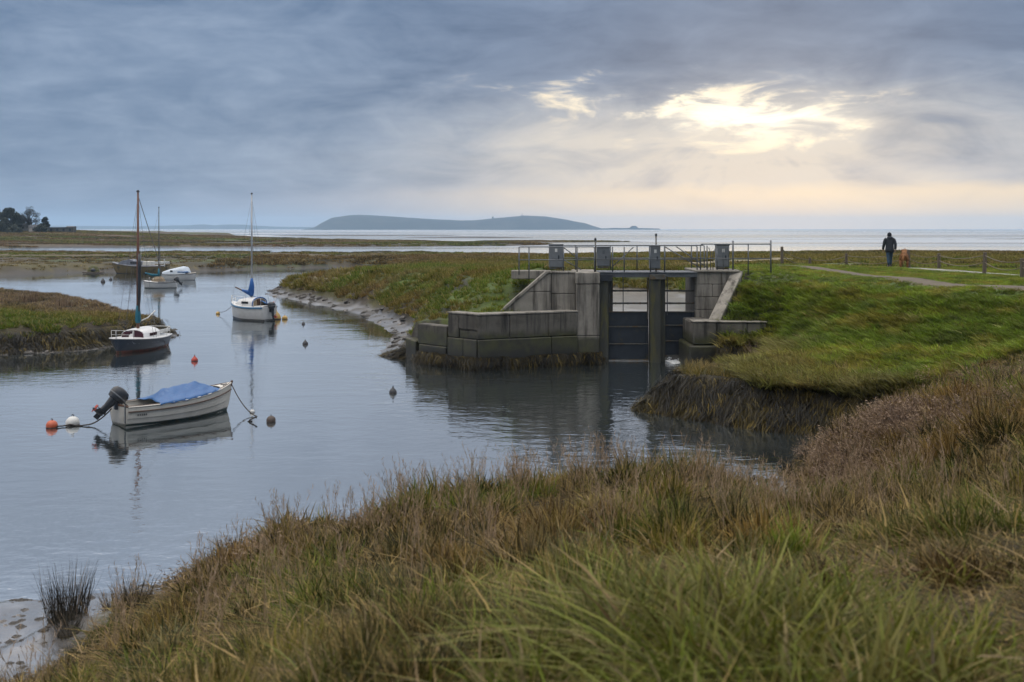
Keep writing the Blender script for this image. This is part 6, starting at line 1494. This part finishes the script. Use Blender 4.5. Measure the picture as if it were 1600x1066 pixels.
def veg():
    land = lambda x, y, z, s: (z > 0.36 + 0.12 * fbm(x * 1.3, y * 1.3, 3, 121)) & infov(x, y)
    hump = lambda x, y: np.exp(-((x - 1.0) / 0.95) ** 2 - ((y - 4.6) / 1.35) ** 2)
    # ---- camera bank: separate tussocks, each with its own colour, blades splaying outwards
    dens = lambda x, y: np.clip(1.5 / np.maximum(y, 2.0) ** 0.55, 0, 1)
    cx, cy, cz, _, _ = sample((-9, 15), (2.0, 26.0), 2600, lambda x, y, z, s: land(x, y, z, s) & (y < 25.5) & (s < 2.2), lambda x, y: np.clip(2.2 / np.maximum(y, 2.0) ** 0.4, 0, 1))
    cr = RNG.uniform(0.16, 0.46, len(cx)) * (0.62 + 0.38 * sstep(4, 12, cy)); ch = RNG.uniform(0.55, 1.45, len(cx)) * (0.9 + 1.2 * fbm(cx * 0.5, cy * 0.5, 3, 137))
    a = fbm(cx * 0.35, cy * 0.35, 4, 131); b = fbm(cx * 0.8, cy * 0.8, 3, 133); f = RNG.random(len(cx))
    ct = mixt(T['olive'], [(T['brown'], sstep(-0.05, 0.14, a) * 0.85), (T['green'], sstep(-0.08, 0.10, b) * 0.85), (T['straw'], sstep(0.78, 0.97, f) * 0.8), (T['rust'], sstep(0.08, 0.18, -b) * 0.75), (T['sage'], sstep(0.86, 0.95, RNG.random(len(cx))) * 0.9)])
    ct = lerp(ct, T['bright'], np.clip(hump(cx, cy) * 1.2, 0, 0.85)); ct *= (0.14 + 1.05 * RNG.random(len(cx)) ** 1.35)[:, None]
    per = 14
    i = np.repeat(np.arange(len(cx)), per); n = len(i)
    q = RNG.random(n) ** 0.55; az = RNG.uniform(0, 6.283, n)
    x = cx[i] + np.cos(az) * q * cr[i]; y = cy[i] + np.sin(az) * q * cr[i]; z = height(x, y)
    k = (z > 0.33) & (y > 1.8)
    i, q, az, x, y, z = i[k], q[k], az[k], x[k], y[k], z[k]; n = len(i)
    tint = ct[i] * RNG.uniform(0.45, 1.35, n)[:, None] * np.array((1.0, 1.0, 0.80)); odd = sstep(0.84, 0.95, RNG.random(n)); tint = lerp(tint, T['straw'], odd * 0.8)
    tl = np.stack([RNG.normal(0, .12, n), q * RNG.uniform(0.25, 0.75, n)], 1)
    hgt = np.clip(ch[i] * (1.15 - 0.45 * q) * (0.5 + 0.5 * sstep(0.4, 1.0, z)), 0.3, 1.9); sc = 0.72 + 0.28 * sstep(5, 18, y)
    for k, nm, lb, pr in ((y < 8.5, 'grass', 'long tangled olive and brown grass nearest the viewer', G_LONG), (y >= 8.5, 'shore_grass', 'olive and brown tufted grass falling to the near shore', G_MID)):
        scatter(nm, lb, 'grass', x[k], y[k], z[k] - 0.03, az[k], sc[k], tint[k], pr, tl[k], hgt[k])
    x, y, z, gx, gy = sample((-4, 6), (2.2, 8.5), 7000, lambda x, y, z, s: land(x, y, z, s) & (RNG.random(len(x)) < hump(x, y) * 0.8 + 0.03))
    tint = mixt(T['bright'], [(T['olive'], RNG.random(len(x)) * 0.9), (T['straw'], sstep(0.8, 1, RNG.random(len(x)))), (T['rust'], sstep(0.85, 1, RNG.random(len(x))) * 0.7)]) * RNG.uniform(0.4, 1.15, len(x))[:, None]
    scatter('lush_grass', 'lush green broad bladed grass closest to the viewer', 'grass', x, y, z - 0.02, RNG.normal(0, 1.2, len(x)), 0.7 + 0.5 * hump(x, y), tint, G_NEAR, None, RNG.uniform(0.7, 1.15, len(x)))
    x, y, z, gx, gy = sample((-9, 15), (2.0, 26), 34000, lambda x, y, z, s: land(x, y, z, s) & (s < 2.5), dens)
    tint = mixt(T['brown'] * 0.42, [(T['olive'] * 0.42, RNG.random(len(x))), (T['straw'] * 0.8, sstep(0.75, 1, RNG.random(len(x))) * 0.6)]) * RNG.uniform(0.5, 1.2, len(x))[:, None]
    scatter('grass_thatch', 'flattened brown thatch under the grass of the near bank', 'grass', x, y, z - 0.01, RNG.uniform(0, 6.28, len(x)), 0.9 + 0.35 * sstep(5, 20, y), tint, G_MAT, None, np.full(len(x), 0.42))
    k = RNG.random(len(x)) < 0.16
    x, y, z = x[k], y[k], z[k]
    tint = mixt(T['straw'], [(T['brown'], RNG.random(len(x)))]) * RNG.uniform(0.5, 1.2, len(x))[:, None]
    scatter('dead_litter', 'pale broken dead stems lying across the near bank', 'grass', x, y, z + RNG.uniform(0.02, 0.16, len(x)), RNG.uniform(0, 6.28, len(x)), RNG.uniform(0.7, 1.3, len(x)), tint, G_LIT, np.stack([RNG.normal(0, .3, len(x)), RNG.normal(0, .3, len(x))], 1))
    # ---- dead sea purslane and sedge stems on the hump by the inlet
    tw = lambda x, y: np.exp(-((x - 8.0) / 2.4) ** 2 - ((y - 21.3) / 2.3) ** 2) + 0.10 * (fbm(x * 0.5, y * 0.5, 3, 141) > 0.10) * (y > 13)
    x, y, z, gx, gy = sample((-6, 15), (6, 26), 20000, lambda x, y, z, s: land(x, y, z, s) & (RNG.random(len(x)) < tw(x, y)))
    tint = mixt(T['purple'], [(T['brown'], RNG.random(len(x)) * 0.8), (T['straw'], sstep(0.75, 1, RNG.random(len(x))) * 0.7)]) * RNG.uniform(0.7, 1.3, len(x))[:, None]
    scatter('dead_stems', 'purple brown dead stems matted over the hump by the inlet', 'dead stems', x, y, z - 0.02, RNG.uniform(0, 6.28, len(x)), RNG.uniform(0.8, 1.35, len(x)), tint, G_TWIG)
    # ---- seed stalks along the crest against the water
    x, y, z, gx, gy = sample((-6, 7), (8, 20.5), 5200, lambda x, y, z, s: land(x, y, z, s) & (z < 2.6) & (fbm(x * 0.8, y * 0.8, 3, 145) > -0.05))
    tint = mixt(T['brown'], [(T['straw'], RNG.random(len(x)) * 0.7), (T['dark'], sstep(0.7, 1, RNG.random(len(x))) * 0.8)])
    k = RNG.random(len(x)) < np.where(z < 1.5, 0.24, 0.08)
    x, y, z, tint = x[k], y[k], z[k], tint[k]
    scatter('seed_stalks', 'thin brown seed stalks standing up along the edge of the near bank', 'grass', x, y, z, RNG.uniform(0, 6.28, len(x)), RNG.uniform(0.7, 1.25, len(x)), tint, G_STALK)
    # ---- dyke slope and crest: short wind-combed green grass
    def kd(x, y, z, s): return (z > 1.0 + 0.25 * fbm(x, y, 3, 151)) & infov(x, y) & (pathdist(x, y, PATH_A) > 0.42) & (pathdist(x, y, PATH_B) > 0.6) & ~((x > 6.9) & (x < 9.5) & (y > 38) & (y < 44) & (x < 8.35 + (y - 39.2) * 0.66 + 0.15) ) & (sdist(x, y, MAIN) > 0.1)
    x, y, z, gx, gy = sample((7.0, 30), (26, 60), 62000, kd, lambda x, y: np.clip((38 / np.maximum(y, 20)) ** 1.6, 0, 1) * (np.abs(x) < 0.62 * y))
    a = fbm(x * 0.5, y * 0.5, 4, 153); b = fbm(x * 1.6, y * 1.6, 3, 155)
    toe = 1 - sstep(1.15, 1.5, z + 0.6 * a)
    tint = mixt(T['green'], [(T['bright'], sstep(0.0, 0.18, a) * 0.8), (T['olive'] * 1.1, sstep(0.0, 0.18, b) * 0.8), (T['dark'] * 1.7, sstep(0.08, 0.22, -b) * 0.45), (T['brown'], toe * 0.5), (T['straw'], sstep(0.93, 1, RNG.random(len(x))) * 0.6)]) * (RNG.uniform(0.6, 1.3, len(x)) * (1.65 + 1.8 * fbm(x * 2.2, y * 2.2, 2, 159)))[:, None]
    flat_ = sstep(3.15, 3.4, z)
    scatter('dyke_grass', 'short green wind combed grass on the dyke slope', 'grass', x, y, z - 0.01, RNG.normal(0.5, 0.6, len(x)), (1.0 + 0.4 * toe) * RNG.uniform(0.7, 1.3, len(x)) * (1 - 0.62 * flat_), tint, G_SHORT, None, 1.0 + 0.1 * toe)
    # rough tussocks along the toe of the dyke and the lip of the weed bank
    x, y, z, gx, gy = sample((4, 16), (24.5, 38.5), 16000, lambda x, y, z, s: (z > 0.95) & (z < 2.0) & (RNG.random(len(x)) < np.clip(1.5 - np.abs(z - 1.05) * 4.0, 0.03, 1)) & (y < 31.5) & infov(x, y))
    k = ~((y > 36.4) & (x < 9.9)) & (RNG.random(len(x)) < 0.15 + sstep(-0.2, 0.1, fbm(x * 1.5, y * 1.5, 3, 156)))
    x, y, z = x[k][:7500], y[k][:7500], z[k][:7500]
    a = fbm(x * 0.7, y * 0.7, 3, 157)
    tint = mixt(T['olive'] * 0.85, [(T['straw'], sstep(0.0, 0.2, a) * 0.5), (T['rust'], sstep(0.05, 0.2, -a) * 0.7), (T['sage'], sstep(0.6, 1, RNG.random(len(x)))), (T['dark'] * 1.6, sstep(0.04, 0.16, fbm(x * 1.4, y * 1.4, 3, 158)) * 0.8)]) * RNG.uniform(0.5, 1.35, len(x))[:, None]
    scatter('tussock_grass', 'rough straw and olive tussock grass along the lip of the weed bank', 'grass', x, y, z - 0.03, RNG.uniform(0, 6.28, len(x)), RNG.uniform(0.5, 0.95, len(x)) * (1 + 1.1 * fbm(x * 0.9, y * 0.9, 3, 160)), tint, G_MID + G_MAT)
    # ---- seaweed hanging down the bank by the inlet, the wall foot and the islet
    def wk(x, y, z, s): return (z > 0.0) & (z < 1.12) & (s > 0.25)
    x, y, z, gx, gy = sample((3.2, 12.5), (21.5, 38.2), 30000, wk)
    x2, y2, z2, gx2, gy2 = sample((-6.5, -1.0), (38.3, 43.5), 1500, lambda x, y, z, s: (z > -0.1) & (z < 0.8))
    x3, y3, z3, gx3, gy3 = sample((-34, -16.5), (42, 55), 9000, lambda x, y, z, s: (z > 0.1) & (z < 0.78) & (s > 0.22))
    # along the foot of the walls
    xs, ys, gxs, gys = [], [], [], []
    for (p, q, n) in (((-1.34, 38.62), (2.66, 40.26), 150), ((-2.58, 39.77), (-1.34, 38.64), 90), ((-3.9, 41.0), (-2.58, 39.77), 110), ((6.84, 38.3), (7.9, 38.3), 60), ((3.56, 40.4), (2.64, 40.4), 40)):
        t_ = RNG.random(n); xs.append(p[0] + (q[0] - p[0]) * t_); ys.append(p[1] + (q[1] - p[1]) * t_); gxs.append(np.full(n, -0.2)); gys.append(np.full(n, 1.0))
    xs, ys, gxs, gys = map(np.concatenate, (xs, ys, gxs, gys)); zs = RNG.uniform(-0.05, 0.42, len(xs))
    x = np.concatenate([x, x2, x3, xs]); y = np.concatenate([y, y2, y3, ys]); z = np.concatenate([z, z2, z3, zs]); gx = np.concatenate([gx, gx2, gx3, gxs]); gy = np.concatenate([gy, gy2, gy3, gys])
    n = len(x); f = fbm(x * 1.2, y * 1.2, 3, 161); g = RNG.random(n)
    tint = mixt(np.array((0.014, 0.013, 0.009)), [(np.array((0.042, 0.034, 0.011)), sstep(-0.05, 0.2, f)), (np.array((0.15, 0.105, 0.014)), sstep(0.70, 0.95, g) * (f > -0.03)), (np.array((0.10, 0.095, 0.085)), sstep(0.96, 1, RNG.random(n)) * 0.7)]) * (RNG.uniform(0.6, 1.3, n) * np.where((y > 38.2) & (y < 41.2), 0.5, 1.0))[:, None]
    scatter('seaweed', 'dark olive bladder weed hanging on the mud banks and wall feet', 'seaweed', x, y, z + 0.03, np.arctan2(-gy, -gx) + RNG.normal(0, .45, n), RNG.uniform(0.6, 1.15, n) * np.where(y > 42, 1.2, 1.0), tint, G_WEED)
    # ---- spit, plain behind the sluice, islet
    clear = lambda x, y: ~((x > -5) & (x < 4.2) & (y < 40.1 + 0.35 * (x + 1.3))) & ~((x > 0.2) & (x < 9.6) & (y > 40) & (y < 41.6)) & ~((x > 1.3) & (x < 9.6) & (y > 40) & (y < 43.9))
    scar = lambda x, y: np.hypot((x + 3.0) / 2.6, (y - 49.0) / 4.0) > 0.25 + 0.8 * RNG.random(len(x))
    def ks(x, y, z, s): return (z > 0.62 + 0.3 * fbm(x, y, 3, 171)) & infov(x, y, 0.05, 2) & clear(x, y) & scar(x, y) & (sdist(x, y, MAIN) > 0.3) & ((z > 1.28) | (x < 0)) & ~((x > 7) & (y < 60)) & (pathdist(x, y, PATH_A) > 0.5)
    x, y, z, gx, gy = sample((-22, 14), (39.5, 105), 26000, ks, lambda x, y: np.clip((55 / y) ** 1.2, 0, 1))
    a = fbm(x * 0.3, y * 0.3, 4, 173); g = RNG.random(len(x))
    tint = mixt(T['green'], [(T['olive'], sstep(-0.1, 0.12, a) * 0.85), (T['straw'], sstep(0.05, 0.25, fbm(x * 0.22, y * 0.22, 3, 175)) * 0.55), (T['rust'], sstep(0.12, 0.22, fbm(x * 0.5, y * 0.5, 3, 177)) * 0.6), (T['bright'], np.exp(-((x + 0.6) / 1.6) ** 2 - ((y - 41.2) / 1.8) ** 2))]) * RNG.uniform(0.7, 1.25, len(x))[:, None]
    scatter('spit_grass', 'tufted olive and straw grass on the spit left of the sluice', 'grass', x, y, z - 0.02, RNG.normal(0.3, 1.2, len(x)), RNG.uniform(0.5, 1.0, len(x)) * np.clip(y / 60, 0.55, 1.4), tint, G_TUFT, None, RNG.uniform(0.5, 0.9, len(x)))
    x, y, z, gx, gy = sample((-40, 95), (52, 160), 30000, lambda x, y, z, s: (z > 0.5) & infov(x, y, 0.04, 2) & ((y > 72) | (x > 12.5)) & (pathdist(x, y, PATH_B) > 1.2) & (fbm(x * 0.05, y * 0.12, 4, 83) < 0.12))
    a = fbm(x * 0.06, y * 0.12, 4, 181)
    tint = mixt(T['green'] * 0.9, [(T['olive'], sstep(-0.12, 0.1, a)), (T['brown'], sstep(95, 135, y) * 0.8), (T['straw'], sstep(0.9, 1, RNG.random(len(x))) * 0.5), (T['dark'], sstep(0.08, 0.2, fbm(x * 0.1, y * 0.2, 3, 183)) * 0.5)]) * RNG.uniform(0.7, 1.25, len(x))[:, None]
    scatter('plain_grass', 'rough green grass of the plain behind the sluice and fence', 'grass', x, y, z - 0.02, RNG.uniform(0, 6.28, len(x)), RNG.uniform(0.35, 0.75, len(x)) * (0.7 + y / 200), tint, G_FAR, None, np.full(len(x), 0.7))
    x, y, z, gx, gy = sample((-50, -16.5), (42, 80), 14000, lambda x, y, z, s: (z > 0.58 + 0.2 * fbm(x, y, 3, 191)) & infov(x, y, 0.08, 2))
    a = fbm(x * 0.35, y * 0.35, 4, 193)
    tint = mixt(T['olive'], [(T['green'], (1 - sstep(47, 52, y)) * sstep(-0.15, 0.1, a)), (T['purple'], sstep(49, 54, y) * 0.8), (T['straw'], sstep(0.78, 1, RNG.random(len(x))) * 0.7), (T['dark'] * 1.3, sstep(0.1, 0.2, -a) * 0.6)]) * RNG.uniform(0.65, 1.25, len(x))[:, None]
    scatter('islet_grass', 'mixed green and brown saltmarsh grass on the left mud bank', 'grass', x, y, z - 0.02, RNG.uniform(0, 6.28, len(x)), RNG.uniform(0.5, 1.0, len(x)), tint, G_TUFT + G_TWIG[:2], None, np.where(y < 52, 0.7, 0.5))
    # ---- far marsh: shrubby sea blite
    x, y, z, gx, gy = sample((-300, 60), (118, 470), 60000, lambda x, y, z, s: (z > 0.16) & infov(x, y, 0.03, 2) & ((x < 10) | (y > 130)) & ((fbm(x * 0.025, y * 0.11, 4, 205) < 0.10) | (y < 128)))
    a = fbm(x * 0.03, y * 0.08, 4, 201)
    tint = mixt(T['olive'] * 0.85, [(T['brown'], sstep(-0.1, 0.1, a)), (T['dark'] * 1.3, sstep(0.0, 0.12, fbm(x * 0.02, y * 0.09, 4, 89)) * 0.9), (T['green'] * 0.9, sstep(0.06, 0.16, -a) * 0.8), (T['straw'] * 0.8, sstep(0.08, 0.18, fbm(x * 0.015, y * 0.07, 3, 207)) * 0.7)]) * RNG.uniform(0.7, 1.2, len(x))[:, None]
    scatter('saltmarsh', 'brown and olive saltmarsh scrub across the far flats', 'saltmarsh', x, y, z - 0.05, RNG.uniform(0, 6.28, len(x)), RNG.uniform(0.5, 1.1, len(x)) * (y / 160) ** 0.6, tint, G_FAR, None, np.full(len(x), 0.5))
veg()

# mud clods and stones on the tide line
def clods():
    rg = random.Random(9); mb = MB()
    def clod(c, s):
        vs = []; n = 7
        for lv, rr in ((-0.3, 1.0), (0.25, 0.85), (0.5, 0.4)):
            for k in range(n):
                a = 6.283 * k / n; q = s * rr * rg.uniform(0.75, 1.25); vs.append((c[0] + math.cos(a) * q * 1.3, c[1] + math.sin(a) * q, c[2] + s * lv * rg.uniform(0.7, 1.2)))
        fs = [(i * n + k, i * n + (k + 1) % n, (i + 1) * n + (k + 1) % n, (i + 1) * n + k) for i in range(2) for k in range(n)] + [tuple(range(2 * n, 3 * n))]
        mb.add(vs, fs)
    x, y, z, gx, gy = sample((-22, -3.5), (40.5, 96), 9000, lambda x, y, z, s: (z > -0.05) & (z < 0.6) & (x > -24))
    for a, b, c in list(zip(x, y, z))[:200]: clod((a, b, c - 0.03), rg.uniform(0.05, 0.25) * (0.6 + b / 120))
    x, y, z, gx, gy = sample((-8, -4), (10, 16), 5000, lambda x, y, z, s: (z > -0.03) & (z < 0.25))
    for a, b, c in list(zip(x, y, z))[:330]: clod((a, b, c - 0.012), rg.uniform(0.010, 0.07))
    x, y, z, gx, gy = sample((-30, -16.5), (41, 54), 3500, lambda x, y, z, s: (z > -0.04) & (z < 0.3))
    for a, b, c in list(zip(x, y, z))[:170]: clod((a, b, c), rg.uniform(0.04, 0.13))
    x, y, z, gx, gy = sample((3, 8), (19, 31), 3500, lambda x, y, z, s: (z > -0.04) & (z < 0.2))
    for a, b, c in list(zip(x, y, z))[:110]: clod((a, b, c), rg.uniform(0.02, 0.09))
    m = mat('wet_mud_clod', (0.050, 0.044, 0.037), (0.026, 0.023, 0.019), 3, 0.6, 0, 0.02, 12, c3=(0.20, 0.18, 0.16), s3=1.5, f3=(0.55, 0.65))
    tag(mb.build('mud_clods', m, smooth=False, fix=False), 'wet mud clods and stones strewn along the tide line', 'mud', kind='stuff')
clods()

# single plants that stand out
def tussock(name, label, x, y, n, rad, h, w, tint, m, lean=0.4, bend=0.3, dry=0.3, seed=1, group=None):
    p = clump('blades', seed, n, rad, h, 0.35, lean, w, bend, m, 0, dry, 5)
    t = thing(name, label, 'plant', (x, y, ground_z(x, y) - 0.03), 0, group); p.parent = t; COL.objects.link(p)
    mm = m.copy(); nt = mm.node_tree
    for nd in nt.nodes:
        if nd.bl_idname == 'ShaderNodeAttribute' and nd.attribute_name == 'tint':
            rgb = nt.nodes.new('ShaderNodeRGB'); rgb.outputs[0].default_value = (*tint, 1)
            for l in list(nt.links):
                if l.from_node == nd: nt.links.new(rgb.outputs[0], l.to_socket)
    p.data.materials[0] = mm
    MB().lathe([(rad * 1.1, -0.1), (rad * 0.9, 0.06), (rad * 0.4, 0.12)], 9).build('root_mat', M['dark_soil'], t)
M['dark_soil'] = mat('peaty_root', (0.022, 0.019, 0.014), (0.035, 0.03, 0.02), 20, 0.95, 0, 0.03, 30)
tussock('rush_tussock', 'dark spiky rush tussock on the mud at bottom left', -6.05, 13.55, 300, 0.26, 0.72, 0.0032, (0.040, 0.036, 0.028), M['twig'], 0.35, 0.25, 0.15, 3)
tussock('rush_tussock', 'low dark rush clump right of the spiky tussock on the mud', -5.45, 13.9, 200, 0.22, 0.42, 0.004, (0.05, 0.045, 0.03), M['twig'], 0.45, 0.4, 0.25, 4)
tussock('rush_tussock', 'small dark rush clump where the mud meets the near bank', -5.05, 13.35, 160, 0.2, 0.45, 0.0034, (0.06, 0.05, 0.03), M['twig'], 0.45, 0.4, 0.3, 7)
tussock('rush_tussock', 'thin dark rush clump at the foot of the spiky tussock', -5.75, 12.95, 110, 0.16, 0.36, 0.0034, (0.05, 0.045, 0.03), M['twig'], 0.5, 0.4, 0.3, 8)
tussock('cord_grass_tussock', 'tall green cord grass clump on the shore below the gates', 3.25, 18.6, 420, 0.55, 0.62, 0.007, (0.12, 0.125, 0.035), M['blade'], 0.3, 0.3, 0.4, 5)
tussock('cord_grass_tussock', 'tan and green cord grass clump left of the taller shore clump', 2.35, 18.4, 320, 0.45, 0.5, 0.006, (0.13, 0.12, 0.04), M['blade'], 0.35, 0.3, 0.5, 6)
for k, (px, Y, h, lab) in enumerate(((45, 58, 0.75, 'tall dead sedge stand on the left mud bank, leftmost'), (99, 56, 0.6, 'smaller dead sedge tuft on the left mud bank'))):
    X = (px - 800) * Y / F
    tussock('sedge_tuft', lab, X, Y, 120, 0.5, h, 0.012, (0.15, 0.105, 0.07), M['twig'], 0.25, 0.2, 0.5, 10 + k)
X = 9.4; 
tussock('sedge_tuft', 'bare dead twigs standing by the end of the right lower wall', 9.2, 37.6, 60, 0.3, 0.8, 0.008, (0.17, 0.12, 0.10), M['twig'], 0.5, 0.3, 0.6, 14)

# ------------------------------------------------------------------ haze over the sea
def haze():
    m = bpy.data.materials.new('sea_haze'); m.use_nodes = True; nt = m.node_tree; nt.nodes.clear()
    out = nt.nodes.new('ShaderNodeOutputMaterial'); v = nt.nodes.new('ShaderNodeVolumePrincipled')
    v.inputs['Color'].default_value = (0.52, 0.75, 1.0, 1); v.inputs['Density'].default_value = HAZE; v.inputs['Anisotropy'].default_value = 0.2
    nt.links.new(v.outputs[0], out.inputs['Volume'])
    o = MB().box((0, 0, 49.0), (17600, 17600, 102.4)).build('haze', m)
    tag(o, 'thin blue sea haze over the flats and water', 'haze', kind='stuff')
HAZE = 0.00013
haze()
